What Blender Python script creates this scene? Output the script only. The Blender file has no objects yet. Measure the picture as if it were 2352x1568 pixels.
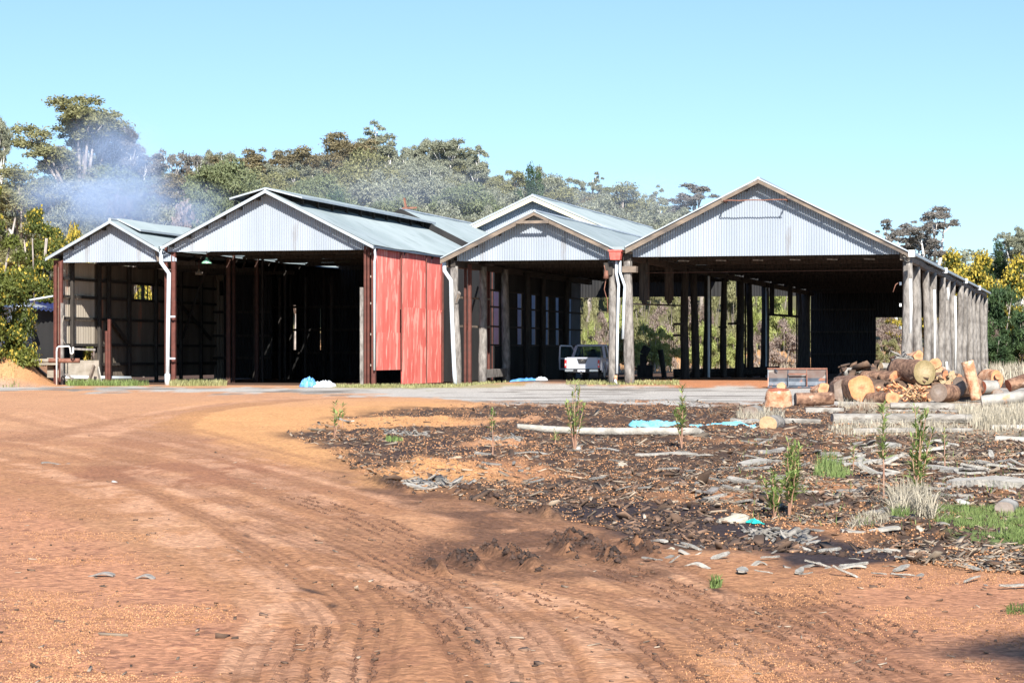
import bpy, math, random
import numpy as np
from mathutils import Vector, Matrix
S = bpy.context.scene
COL = S.collection
R = random.Random(7)
NR = np.random.RandomState(11)
# ------------------------------------------------------------------ frame of reference
F, CX, HY, H = 5273.0, 1176.0, 810.0, 1.6      # focal length, centre column, horizon row (2352 px wide photo), eye height
TH = math.radians(14.5); ST, CT = math.sin(TH), math.cos(TH)
D0 = 106.0                                      # distance of the sheds' front plane

def W(u, v, z):                                 # shed frame (u along the fronts, v into the sheds) -> world
    return Vector((u * CT + (D0 + v) * ST, -u * ST + (D0 + v) * CT, z))
def U(x, v=0.0):
    return (D0 + v) * math.tan(math.atan((x - CX) / F) - TH)
def UZ(x, y, v=0.0):
    u = U(x, v); Y = -u * ST + (D0 + v) * CT
    return u, H + (HY - y) * Y / F
def P(x, y, Y):                                 # world point seen at x,y at distance Y
    return Vector(((x - CX) / F * Y, Y, H + (HY - y) * Y / F))
def VV(x, u):                                   # depth v at which the line of constant u is seen at column x
    return u / math.tan(math.atan((x - CX) / F) - TH) - D0
# ------------------------------------------------------------------ noise
def _hash(ix, iy, s):
    h = (ix.astype(np.int64) * 374761393 + iy.astype(np.int64) * 668265263 + s * 974711) & 0x7fffffff
    h = (h ^ (h >> 13)) * 1274126177 & 0x7fffffff
    h = (h ^ (h >> 16)) * 668265263 & 0x7fffffff
    return ((h ^ (h >> 15)) & 0xffff) / 65535.0
def vnoise(x, y, s=0):
    x = np.asarray(x, float); y = np.asarray(y, float)
    ix = np.floor(x); iy = np.floor(y); fx = x - ix; fy = y - iy
    fx = fx * fx * (3 - 2 * fx); fy = fy * fy * (3 - 2 * fy)
    a = _hash(ix, iy, s); b = _hash(ix + 1, iy, s); c = _hash(ix, iy + 1, s); d = _hash(ix + 1, iy + 1, s)
    return (a * (1 - fx) + b * fx) * (1 - fy) + (c * (1 - fx) + d * fx) * fy
def fbm(x, y, s=0, o=4):
    t = 0; a = .5; n = 0
    for k in range(o):
        t = t + a * vnoise(x * 2 ** k + 17.3 * k, y * 2 ** k - 9.1 * k, s + k); n += a; a *= .5
    return t / n
def sst(x, a, b):
    t = np.clip((x - a) / (b - a), 0, 1); return t * t * (3 - 2 * t)
# ------------------------------------------------------------------ materials
MATS = {}
def hx(r, g, b): return (r, g, b, 1)
def newmat(name):
    m = bpy.data.materials.new(name); m.use_nodes = True
    nt = m.node_tree; bs = nt.nodes['Principled BSDF']; return m, nt, bs
def mk(name, c1, c2=None, scale=3.0, rough=.8, metal=0, bump=0, bscale=None, stretch=(1, 1, 1), c3=None, th3=.6, s3=1.0,
       spec=None, island=0, trans=0, lo=.35, hi=.65, detail=5):
    """two or three procedural colours broken up by noise, with bump; island: brightness spread from piece to piece"""
    m, nt, bs = newmat(name); N = nt.nodes.new; L = nt.links.new
    tc = N('ShaderNodeTexCoord'); mp = N('ShaderNodeMapping'); mp.inputs['Scale'].default_value = stretch
    L(tc.outputs['Object'], mp.inputs[0])
    col = None
    if c2:
        n = N('ShaderNodeTexNoise'); n.inputs['Scale'].default_value = scale; n.inputs['Detail'].default_value = detail
        L(mp.outputs[0], n.inputs['Vector'])
        r = N('ShaderNodeValToRGB'); r.color_ramp.elements[0].position = lo; r.color_ramp.elements[1].position = hi
        r.color_ramp.elements[0].color = hx(*c1); r.color_ramp.elements[1].color = hx(*c2)
        L(n.outputs[0], r.inputs[0]); col = r.outputs[0]
    if c3:
        n3 = N('ShaderNodeTexNoise'); n3.inputs['Scale'].default_value = s3; n3.inputs['Detail'].default_value = 6
        L(mp.outputs[0], n3.inputs['Vector'])
        r3 = N('ShaderNodeValToRGB'); r3.color_ramp.elements[0].position = th3; r3.color_ramp.elements[1].position = th3 + .06
        L(n3.outputs[0], r3.inputs[0])
        mx = N('ShaderNodeMixRGB'); L(r3.outputs[0], mx.inputs[0])
        if col: L(col, mx.inputs[1])
        else: mx.inputs[1].default_value = hx(*c1)
        mx.inputs[2].default_value = hx(*c3); col = mx.outputs[0]
    if island:
        g = N('ShaderNodeNewGeometry'); mr = N('ShaderNodeMapRange')
        mr.inputs[3].default_value = 1 - island; mr.inputs[4].default_value = 1 + island
        L(g.outputs['Random Per Island'], mr.inputs[0])
        mm = N('ShaderNodeMixRGB'); mm.blend_type = 'MULTIPLY'; mm.inputs[0].default_value = 1
        if col: L(col, mm.inputs[1])
        else: mm.inputs[1].default_value = hx(*c1)
        L(mr.outputs[0], mm.inputs[2]); col = mm.outputs[0]
    if col: L(col, bs.inputs['Base Color'])
    else: bs.inputs['Base Color'].default_value = hx(*c1)
    bs.inputs['Roughness'].default_value = rough; bs.inputs['Metallic'].default_value = metal
    if spec is not None: bs.inputs['Specular IOR Level'].default_value = spec
    if bump:
        nb = N('ShaderNodeTexNoise'); nb.inputs['Scale'].default_value = bscale or scale * 4; nb.inputs['Detail'].default_value = 6
        L(mp.outputs[0], nb.inputs['Vector'])
        b = N('ShaderNodeBump'); b.inputs['Strength'].default_value = min(1, bump); b.inputs['Distance'].default_value = .03 * max(1, bump)
        L(nb.outputs[0], b.inputs['Height']); L(b.outputs[0], bs.inputs['Normal'])
    if trans:
        t = N('ShaderNodeBsdfTranslucent'); ms = N('ShaderNodeMixShader'); ms.inputs[0].default_value = trans
        if col: L(col, t.inputs[0])
        else: t.inputs[0].default_value = hx(*c1)
        L(bs.outputs[0], ms.inputs[1]); L(t.outputs[0], ms.inputs[2])
        L(ms.outputs[0], nt.nodes['Material Output'].inputs[0])
    MATS[name] = m; return m
ZINC = mk('zinc_cladding', (.33, .37, .42), (.39, .43, .485), scale=.8, rough=.45, metal=.15, stretch=(1, 1, .25), lo=.3, hi=.7, c3=(.31, .32, .34), th3=.66, s3=1.1)
ROOF = mk('weathered_zinc_roof', (.24, .29, .30), (.29, .34, .355), scale=.35, rough=.62, metal=.1, c3=(.22, .265, .275), th3=.58, s3=.5)
EDGE = mk('zinc_edge', (.36, .40, .43), (.43, .47, .5), scale=2, rough=.5, metal=.3)
PALELITSHEET = mk('pale_sunlit_sheeting', (.44, .38, .30), (.58, .51, .42), scale=1.1, rough=.8, stretch=(1.5, 1.5, .2), c3=(.42, .25, .17), th3=.64, s3=.8)  # paler front panels, lightened so the sun patch shows: light put into colour
INSHEET = mk('old_inner_sheeting', (.12, .095, .072), (.20, .165, .13), scale=1.1, rough=.8, stretch=(1.5, 1.5, .2), c3=(.35, .16, .1), th3=.63, s3=.8)  # darkened counterpart: interior shade put into the old sheets' colour
DARKSHEET = mk('dark_shade_sheeting', (.012, .012, .013), (.022, .021, .021), scale=1.5, rough=.85, stretch=(1, 1, .3))  # near-black: interior shade put into the colour; also the dark lean-to boarding
REDPAINT = mk('faded_red_paint', (.52, .10, .082), (.60, .165, .135), scale=.9, rough=.8, stretch=(1.6, 1.6, .3), c3=(.66, .28, .235), th3=.52, s3=2.4, lo=.4, hi=.6, detail=9)
REDSTEEL = mk('red_oxide_steel', (.095, .03, .022), (.155, .05, .036), scale=3, rough=.7, c3=(.1, .05, .04), th3=.6, s3=2)
OLDWOOD = mk('weathered_timber', (.115, .102, .092), (.30, .275, .25), scale=2.4, rough=.9, bump=.8, stretch=(2.6, 2.6, .9), c3=(.33, .225, .145), th3=.63, s3=.7)
DARKWOOD = mk('dark_timber', (.022, .019, .017), (.06, .05, .042), scale=3.0, rough=.9, bump=.6, stretch=(4, 4, .5))  # shade inside the sheds is put into this timber colour
BARGE = mk('barge_timber', (.10, .082, .07), (.235, .18, .135), scale=1.4, rough=.85, bump=.4, stretch=(1, 1, 2))
CREAM = mk('cream_paint', (.80, .72, .5), (.7, .62, .42), scale=2, rough=.6)
PIPEW = mk('galvanised_pipe', (.62, .70, .76), (.74, .8, .84), scale=3, rough=.4, metal=.2)
PVC = mk('white_plastic_pipe', (.78, .78, .76), (.66, .66, .64), scale=6, rough=.4)
REDBOX = mk('red_hopper_paint', (.5, .08, .06), (.6, .13, .1), scale=5, rough=.6)
RUST = mk('rusty_iron', (.17, .07, .045), (.27, .125, .085), scale=6, rough=.85, bump=.3)
CONC = mk('pale_concrete', (.22, .19, .15), (.33, .29, .24), scale=3, rough=.9, bump=.3)
GLAZE = mk('milky_fibreglass', (.42, .60, .85), (.36, .52, .75), scale=2, rough=.5, trans=.75)
GREENENAMEL = mk('green_enamel', (.22, .5, .3), (.3, .58, .4), scale=5, rough=.3)
BARK = mk('brown_bark', (.10, .05, .032), (.33, .19, .12), scale=5, rough=.95, bump=1.5, bscale=14, c3=(.45, .3, .22), th3=.66, s3=3)
BARKG = mk('grey_bark', (.19, .175, .155), (.37, .35, .315), scale=3, rough=.9, bump=.6, c3=(.5, .27, .15), th3=.64, s3=2)
BARKO = mk('orange_inner_bark', (.36, .15, .07), (.66, .42, .27), scale=4, rough=.9, bump=1, c3=(.62, .58, .46), th3=.6, s3=2.2)
SPLIT = mk('fresh_split_wood', (.62, .2, .08), (.80, .48, .26), scale=5, rough=.85, bump=.8, c3=(.35, .12, .06), th3=.62, s3=6, island=.25)
GREYW = mk('silvered_wood', (.17, .155, .135), (.34, .315, .28), scale=4, rough=.95, bump=1, stretch=(1, 1, 2), c3=(.2, .17, .14), th3=.64, s3=3)
GREYW2 = mk('bleached_wood', (.27, .25, .215), (.43, .40, .35), scale=5, rough=.95, bump=.8, c3=(.28, .24, .2), th3=.66, s3=4)
CHIPS = mk('wood_chips', (.19, .145, .105), (.34, .27, .20), scale=2, rough=.95, island=.6)
BARKBITS = mk('bark_flakes', (.06, .038, .026), (.19, .115, .075), scale=2, rough=.95, island=.5)
PEB = mk('ironstone_pebbles', (.34, .165, .075), (.46, .24, .12), scale=2, rough=.85, island=.4)
CLOD = mk('dark_clods', (.035, .022, .017), (.085, .05, .036), scale=6, rough=1, bump=1, island=.3)
ROCK = mk('pale_rock', (.29, .255, .20), (.43, .39, .32), scale=4, rough=.95, bump=1)
ROCKG = mk('grey_rock', (.27, .26, .25), (.42, .41, .39), scale=4, rough=.95, bump=1)
TARP = mk('pale_blue_tarp', (.16, .56, .78), (.3, .7, .88), scale=5, rough=.4)
TARPB = mk('blue_tarp', (.06, .22, .55), (.12, .34, .7), scale=4, rough=.5)
TARPW = mk('white_plastic_sheet', (.72, .76, .8), (.6, .66, .74), scale=4, rough=.5)
TANK = mk('tank_zinc', (.28, .32, .37), (.36, .40, .45), scale=1.5, rough=.4, metal=.3)
BLUEROOF = mk('deep_blue_roofing', (.02, .035, .16), (.05, .06, .22), scale=3, rough=.35, metal=.2)
CARW = mk('white_car_paint', (.42, .44, .50), rough=.25, spec=.6)
CARK = mk('black_plastic', (.02, .02, .022), rough=.5)
CHROME = mk('brushed_chrome', (.6, .58, .56), rough=.25, metal=.9)
LAMPR = mk('red_lens', (.6, .02, .02), rough=.2)
LAMPC = mk('clear_lens', (.7, .6, .6), rough=.2)
PLATE = mk('number_plate', (.75, .76, .8), rough=.4)
PLATEK = mk('plate_marks', (.05, .08, .2), rough=.5)
RUBBER = mk('tyre_rubber', (.025, .025, .025), rough=.9)
ALLOY = mk('wheel_alloy', (.45, .46, .48), rough=.35, metal=.7)
SEAT = mk('dark_upholstery', (.03, .03, .033), rough=.9)
BUCKB = mk('worn_dark_steel', (.04, .05, .068), (.10, .12, .145), scale=4, rough=.45, metal=.3, c3=(.3, .13, .08), th3=.6, s3=2)
BUCKR = mk('rust_red_steel', (.12, .075, .06), (.15, .12, .105), scale=2.5, rough=.8, c3=(.26, .24, .21), th3=.55, s3=1.5)
m, nt, bs = newmat('tinted_glass')
bs.inputs['Base Color'].default_value = (.02, .05, .07, 1); bs.inputs['Roughness'].default_value = .05
t_ = nt.nodes.new('ShaderNodeBsdfTransparent'); t_.inputs[0].default_value = (.5, .6, .62, 1)
x_ = nt.nodes.new('ShaderNodeMixShader'); x_.inputs[0].default_value = .6
nt.links.new(bs.outputs[0], x_.inputs[1]); nt.links.new(t_.outputs[0], x_.inputs[2]); nt.links.new(x_.outputs[0], nt.nodes['Material Output'].inputs[0])
CGLASS = m
def leafmat(name, a, b, trans=.42):
    return mk(name, a, b, scale=.55, rough=.6, island=.35, trans=trans, lo=.3, hi=.7, detail=2, spec=.3)
LF = {
 'olive': leafmat('olive_foliage', (.22, .22, .10), (.36, .35, .18)),
 'green': leafmat('green_foliage', (.17, .20, .10), (.28, .315, .165)),
 'brown': leafmat('russet_foliage', (.215, .18, .10), (.33, .28, .165)),
 'grey': leafmat('grey_green_foliage', (.24, .25, .175), (.38, .395, .285)),
 'purple': leafmat('purplish_grey_foliage', (.21, .19, .165), (.32, .295, .265)),
 'wattle': leafmat('wattle_foliage', (.08, .11, .028), (.17, .19, .04)),
 'bright': leafmat('yellow_green_shrub', (.27, .31, .09), (.43, .46, .18)),
 'dark': leafmat('dark_green_foliage', (0.039, 0.078, 0.034), (0.093, 0.147, 0.054)),
 'dry': leafmat('bare_twiggy_scrub', (0.264, 0.202, 0.171), (0.419, 0.341, 0.295)),
}
FLOWER = leafmat('yellow_blossom', (.36, .27, .03), (.52, .40, .07), .25)
TRUNKM = mk('gum_trunk', (.16, .13, .11), (.42, .37, .33), scale=1.5, rough=.9)
TRUNKW = mk('white_gum_trunk', (.5, .47, .44), (.72, .69, .66), scale=1.5, rough=.85)
SAPL = leafmat('sapling_leaves', (.20, .28, .07), (.38, .46, .17), .4)
SAPS = mk('reddish_stem', (.3, .15, .1), (.4, .25, .16), scale=5, rough=.8)
GRASSG = leafmat('fresh_grass', (.14, .21, .055), (.27, .34, .12), .4)
GRASSD = leafmat('dry_grass_blades', (.36, .315, .23), (.54, .48, .375), .3)
GRASSY = leafmat('yellowing_grass', (.24, .25, .09), (.42, .40, .2), .3)
# ------------------------------------------------------------------ mesh helpers
WL = {}
def tag(o, label=None, cat=None, group=None, kind=None):
    if label: o['label'] = label
    if cat: o['category'] = cat
    if group: o['group'] = group
    if kind: o['kind'] = kind
    return o
def thing(name, label, cat, loc, group=None, rotz=0):
    o = bpy.data.objects.new(name, None); COL.objects.link(o); o.location = loc; o.rotation_euler = (0, 0, rotz)
    o.empty_display_size = .2
    WL[o.name] = Vector(loc); return tag(o, label, cat, group)
def link(me, name, mat, parent=None, origin=None, smooth=False, local=False):
    o = bpy.data.objects.new(name, me); COL.objects.link(o)
    if mat: me.materials.append(mat)
    if parent is not None:
        o.parent = parent
        po = WL[parent.name]
        og = Vector((0, 0, 0)) if local else (Vector(origin) if origin is not None else po)
        o.location = (0, 0, 0) if local else og - po
        WL[o.name] = po if local else og
        sh = Vector((0, 0, 0)) if local else og
    else:
        og = Vector(origin) if origin is not None else Vector((0, 0, 0))
        o.location = og; WL[o.name] = og; sh = og
    if sh.length > 0: me.transform(Matrix.Translation(-sh))
    if smooth: me.polygons.foreach_set('use_smooth', [True] * len(me.polygons))
    return o
def np_mesh(name, v, f):
    """v (n,3) array, f (m,k) array of one face size"""
    me = bpy.data.meshes.new(name); v = np.asarray(v, np.float32); f = np.asarray(f, np.int32); k = f.shape[1]
    me.vertices.add(len(v)); me.vertices.foreach_set('co', v.ravel())
    me.loops.add(f.size); me.loops.foreach_set('vertex_index', f.ravel())
    me.polygons.add(len(f)); me.polygons.foreach_set('loop_start', np.arange(0, f.size, k, dtype=np.int32))
    try: me.polygons.foreach_set('loop_total', np.full(len(f), k, np.int32))
    except Exception: pass
    me.update(calc_edges=True); return me
class MB:
    def __init__(s): s.v = []; s.f = []
    def add(s, vs, fs):
        b = len(s.v); s.v += [tuple(x) for x in vs]; s.f += [tuple(b + i for i in q) for q in fs]; return s
    def hexa(s, p):      # 8 corners: bottom 4 then top 4
        return s.add(p, [(3, 2, 1, 0), (4, 5, 6, 7), (0, 1, 5, 4), (1, 2, 6, 5), (2, 3, 7, 6), (3, 0, 4, 7)])
    def box(s, x0, x1, y0, y1, z0, z1):
        return s.hexa([(x0, y0, z0), (x1, y0, z0), (x1, y1, z0), (x0, y1, z0), (x0, y0, z1), (x1, y0, z1), (x1, y1, z1), (x0, y1, z1)])
    def wbox(s, u0, u1, v0, v1, z0, z1):
        return s.hexa([W(u0, v0, z0), W(u1, v0, z0), W(u1, v1, z0), W(u0, v1, z0), W(u0, v0, z1), W(u1, v0, z1), W(u1, v1, z1), W(u0, v1, z1)])
    def beam(s, a, b, w, h, up=(0, 0, 1)):
        a = Vector(a); b = Vector(b); d = (b - a).normalized(); up = Vector(up)
        if abs(d.dot(up)) > .97: up = Vector((ST, CT, 0))
        sd = d.cross(up).normalized() * w / 2; u2 = sd.cross(d).normalized() * h / 2
        return s.hexa([a - sd - u2, a + sd - u2, b + sd - u2, b - sd - u2, a - sd + u2, a + sd + u2, b + sd + u2, b - sd + u2])
    def tube(s, pts, rad, n=8, cap=True, jit=0, rng=R):
        pts = [Vector(p) for p in pts]; m = len(pts)
        if not hasattr(rad, '__len__'): rad = [rad] * m
        b = len(s.v); ref = None; ang = [1 + jit * (rng.random() - .5) * 2 for _ in range(n)]
        for i, p in enumerate(pts):
            d = (pts[min(i + 1, m - 1)] - pts[max(i - 1, 0)]).normalized()
            if ref is None: ref = Vector((0, 0, 1)) if abs(d.z) < .9 else Vector((1, 0, 0))
            a = d.cross(ref).normalized(); c = a.cross(d).normalized(); ref = c
            for k in range(n):
                t = 2 * math.pi * k / n; r = rad[i] * ang[k] * (1 + jit * .5 * (rng.random() - .5))
                s.v.append(tuple(p + a * math.cos(t) * r + c * math.sin(t) * r))
        for i in range(m - 1):
            for k in range(n):
                k2 = (k + 1) % n; s.f.append((b + i * n + k, b + i * n + k2, b + (i + 1) * n + k2, b + (i + 1) * n + k))
        if cap:
            s.f.append(tuple(b + k for k in range(n))[::-1]); s.f.append(tuple(b + (m - 1) * n + k for k in range(n)))
        return s
    def prism(s, pts, off):       # flat polygon extruded by vector off
        off = Vector(off); n = len(pts); p = [Vector(q) for q in pts]
        return s.add(p + [q + off for q in p], [tuple(range(n))[::-1], tuple(range(n, 2 * n))] + [(i, (i + 1) % n, n + (i + 1) % n, n + i) for i in range(n)])
    def build(s, name, mat, parent=None, origin=None, smooth=False, local=False):
        me = bpy.data.meshes.new(name); me.from_pydata(s.v, [], s.f); me.update()
        return link(me, name, mat, parent, origin, smooth, local)
def copy_tree(o, parent=None):
    c = o.copy(); COL.objects.link(c); c.parent = parent; WL[c.name] = Vector((0, 0, 0))
    for ch in list(o.children): copy_tree(ch, c)
    return c
# ================================================================== GROUND
def px(X, Y):
    Yc = np.maximum(Y, 4.0); return CX + F * X / Yc, HY + F * H / Yc
def inpoly(x, y, poly):
    c = np.zeros(x.shape, bool); n = len(poly)
    for i in range(n):
        x0, y0 = poly[i]; x1, y1 = poly[(i + 1) % n]
        if y0 == y1: continue
        t = ((y0 > y) != (y1 > y)) & (x < (x1 - x0) * (y - y0) / (y1 - y0) + x0); c ^= t
    return c
def pdist(x, y, poly, ys=3.0):
    """distance to the outline, rows weighted by ys because the ground is foreshortened"""
    d = np.full(x.shape, 1e9); n = len(poly)
    for i in range(n):
        x0, y0 = poly[i]; x1, y1 = poly[(i + 1) % n]
        ax, ay = x1 - x0, (y1 - y0) * ys; L2 = ax * ax + ay * ay + 1e-9
        t = np.clip(((x - x0) * ax + (y - y0) * ys * ay) / L2, 0, 1)
        d = np.minimum(d, np.hypot(x - x0 - t * ax, (y - y0) * ys - t * ay))
    return d
def soft(x, y, poly, w):
    d = pdist(x, y, poly); return sst(np.where(inpoly(x, y, poly), d, -d), -w, w)
PL = {
 'mulch': [(640, 990), (800, 955), (1100, 930), (1500, 922), (1760, 930), (2000, 930), (3000, 925), (3000, 1330), (2352, 1322), (1900, 1275), (1560, 1255), (1300, 1195), (1050, 1140), (850, 1100), (740, 1030)],
 'orange': [(330, 965), (450, 935), (1000, 922), (1150, 935), (1000, 1010), (1100, 1080), (1250, 1145), (1000, 1140), (800, 1100), (560, 1030)],
 'gravel': [(-900, 888.5), (300, 889), (900, 889.5), (1176, 888.5), (1500, 888), (3400, 886), (3400, 921), (1760, 929), (1100, 926), (850, 908), (300, 898), (-900, 896)],
 'pinkL': [(-900, 1120), (150, 1160), (300, 1270), (470, 1370), (520, 1440), (400, 1600), (300, 1900), (-900, 1900)],
 'pinkR': [(1560, 1640), (1750, 1480), (1900, 1370), (2000, 1330), (3000, 1320), (3000, 1900), (1500, 1900)],
 'wet': [(1210, 1150), (1450, 1160), (1640, 1180), (1760, 1210), (1960, 1245), (2090, 1285), (1960, 1312), (1740, 1308), (1500, 1250), (1330, 1200)],
 'wet2': [(700, 1020), (950, 1030), (1300, 1040), (1350, 1062), (1150, 1062), (900, 1052), (760, 1040)],
 'mud': [(760, 1090), (850, 1108), (1050, 1135), (1300, 1195), (1520, 1245), (1640, 1300), (1420, 1330), (1150, 1320), (960, 1300), (980, 1235), (1100, 1200), (900, 1150)],
 'grassR': [(2100, 1175), (2200, 1165), (2400, 1170), (3000, 1180), (3000, 1265), (2350, 1250), (2200, 1225)],
 'grassS': [(700, 884.5), (930, 886), (1180, 884), (1200, 887.5), (1000, 891), (760, 890)],
 'redfloor': [(1460, 882), (1620, 868), (1770, 868), (2000, 875), (2000, 889), (1480, 889)],
 'paleR': [(2000, 925), (3200, 915), (3200, 1000), (2150, 1005), (1950, 985)],
}
DARKB = [([(1399, 1305), (1643, 1393), (1838, 1461), (2034, 1549), (2200, 1640)], .55), ([(1780, 1359), (1900, 1410), (1994, 1481)], .5),
         ([(560, 1108), (660, 1140), (819, 1191), (1049, 1283), (1250, 1330)], .6), ([(780, 1235), (860, 1267), (982, 1334), (1100, 1400), (1180, 1480)], .4),
         ([(895, 1344), (1023, 1421), (1100, 1523), (1130, 1620)], .35), ([(660, 1640), (700, 1500), (737, 1436), (700, 1380)], .3), ([(560, 1640), (590, 1500), (640, 1440)], .25),
         ([(820, 1640), (850, 1500), (860, 1400), (780, 1320)], .28), ([(1300, 1640), (1250, 1500), (1150, 1400), (1000, 1330), (760, 1260), (560, 1200)], .35),
         ([(1700, 1500), (1500, 1400), (1300, 1350), (1100, 1310), (800, 1230), (500, 1140), (300, 1080)], .4), ([(1600, 1600), (1450, 1480), (1250, 1410)], .35),
         ([(30, 1010), (400, 950), (800, 915), (1300, 903)], 1.2), ([(250, 1100), (330, 1000), (430, 950), (700, 918), (1500, 897)], 1.0), ([(700, 1130), (480, 1050), (400, 985), (460, 950), (620, 925), (1000, 905)], .8)]
LIGHTB = [([(1252, 1364), (1350, 1437), (1457, 1559), (1500, 1640)], .32), ([(1470, 1375), (1545, 1412), (1692, 1510), (1800, 1600)], .3), ([(510, 1640), (537, 1568), (573, 1472), (640, 1390)], .22),
          ([(317, 1078), (460, 1140), (578, 1201), (700, 1260)], .5), ([(420, 1040), (600, 1100), (700, 1140), (800, 1180)], .45), ([(740, 1300), (900, 1330), (1050, 1390), (1150, 1470), (1230, 1600)], .3),
          ([(60, 1080), (250, 1120), (330, 1170), (430, 1250)], .5), ([(1100, 1340), (1180, 1400), (1260, 1500), (1290, 1600)], .22), ([(200, 1000), (500, 930), (900, 905)], 1.0)]
def pgr(p):
    Y = F * H / (p[1] - HY); return ((p[0] - CX) / F * Y, Y)
SPOTS = [(1000, 1308, 34, 10), (1070, 1292, 60, 12), (1128, 1272, 40, 9), (1195, 1290, 70, 14), (1340, 1252, 95, 12), (1410, 1290, 45, 9), (1290, 1268, 50, 9), (1110, 1145, 60, 7), (1240, 1180, 60, 8), (900, 1118, 60, 6), (1470, 1262, 60, 9), (715, 1352, 40, 7), (768, 1392, 16, 9), (1645, 1349, 24, 8), (560, 1225, 30, 4)]
def spots(X, Y, k=99):
    x, y = px(X, Y); m = np.zeros(np.shape(x))
    for cx, cy_, rx, ry in SPOTS[:k]:
        dx = x - cx; dy = y - cy_ - dx * .28; m = np.maximum(m, 1 - sst(np.hypot(dx / rx, dy / ry), .3, 1.1))
    return m
def smoothline(pts, n=6):
    q = [pgr(p) for p in pts]; o = []
    for i in range(len(q) - 1):
        p0 = q[max(i - 1, 0)]; p1 = q[i]; p2 = q[i + 1]; p3 = q[min(i + 2, len(q) - 1)]
        for k in range(n):
            t = k / n
            o.append(tuple(.5 * (2 * p1[j] + (p2[j] - p0[j]) * t + (2 * p0[j] - 5 * p1[j] + 4 * p2[j] - p3[j]) * t * t + (3 * p1[j] - p0[j] - 3 * p2[j] + p3[j]) * t ** 3) for j in (0, 1)))
    return o + [q[-1]]
GUIDE = [[(-80, 1050), (150, 1120), (420, 1260), (600, 1430), (660, 1640)], [(-80, 1000), (330, 1085), (680, 1220), (960, 1390), (1100, 1640)],
         [(-60, 955), (420, 1040), (900, 1170), (1330, 1340), (1650, 1640)], [(250, 950), (600, 1040), (1000, 1150), (1480, 1310), (2000, 1640)], [(420, 965), (760, 1060), (1150, 1160), (1620, 1310), (2300, 1640)]]
FAM = []; rg = random.Random(5)
for i in range(34):                             # wheel lines sweeping down the road
    t = rg.random() * 3.999; k = int(t); f = t - k
    ln = [(a[0] + (b[0] - a[0]) * f + rg.uniform(-12, 12), a[1] + (b[1] - a[1]) * f + rg.uniform(-3, 3)) for a, b in zip(GUIDE[k], GUIDE[k + 1])]
    i0 = rg.choice((0, 0, 1, 2)); i1 = rg.choice((3, 4, 5)); ln = ln[i0:max(i1, i0 + 2)]
    FAM.append((ln, rg.uniform(.14, .34), rg.uniform(.35, .9)))
DARKL = [(smoothline(a[0]), a[1], 1.0) for a in DARKB] + [(smoothline(a), w, s_) for a, w, s_ in FAM[:20]]
LIGHTL = [(smoothline(a[0]), a[1], 1.0) for a in LIGHTB] + [(smoothline(a), w * .8, s_) for a, w, s_ in FAM[20:]]
def band(X, Y, lines):
    """nearest band: signed sideways distance, distance along, strength"""
    best = np.zeros(X.shape); lat = np.zeros(X.shape); al = np.zeros(X.shape)
    for q, w, st in lines:
        s0 = 0
        for i in range(len(q) - 1):
            (x0, y0), (x1, y1) = q[i], q[i + 1]; dx, dy = x1 - x0, y1 - y0; L = math.hypot(dx, dy) + 1e-9
            t = ((X - x0) * dx + (Y - y0) * dy) / (L * L); tc = np.clip(t, 0, 1)
            d = np.hypot(X - x0 - tc * dx, Y - y0 - tc * dy)
            m = st * (1 - sst(d, w * .35, w * .62))
            sg = ((X - x0) * dy - (Y - y0) * dx) / L
            b = m > best; best = np.where(b, m, best); lat = np.where(b, sg, lat); al = np.where(b, s0 + tc * L, al); s0 += L
    return best, lat, al
def masks(X, Y):
    x, y = px(X, Y)
    n1 = fbm(X * .5, Y * .25, 3) - .5; n2 = fbm(X * .9, Y * .35, 9) - .5
    k = (y - HY) / 300.0
    x = x + n1 * 160 * np.minimum(1, .35 + k); y = y + n2 * 60 * np.clip(k, .03, 1)
    M = {n: soft(x, y, p, w) for (n, p), w in zip(PL.items(), (45, 60, 5, 60, 60, 25, 25, 30, 30, 5, 6, 40))}
    return M
def macro(X, Y):
    z = 1.7 * sst(-X - .197 * Y, .0, 2.6) * sst(Y, 107, 114)                                   # earth bank beside the first shed
    z = z + .25 * sst(np.minimum(X + 4.5 - (Y - 106) * .25, 14 - X + (Y - 106) * .25), 0, 4) * sst(Y, 103, 112) * (1 - sst(Y, 128, 140)) * .9
    v = -X * -ST + Y * CT - D0                                                                  # depth behind the fronts
    z = z + 2.3 * sst(v, 92, 104) + 12.0 * sst(Y - .25 * X, 205, 330) * (1 - .55 * sst(X, -10, 90))
    z = z + 1.0 * sst(X - .225 * Y, 0, 6) * sst(Y, 120, 170) * (1 - sst(v, 92, 104))
    z = z + .25 * (fbm(X * .06, Y * .06, 40) - .5) * sst(Y, 30, 60) * (1 - sst(Y, 80, 100))
    return z
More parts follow.
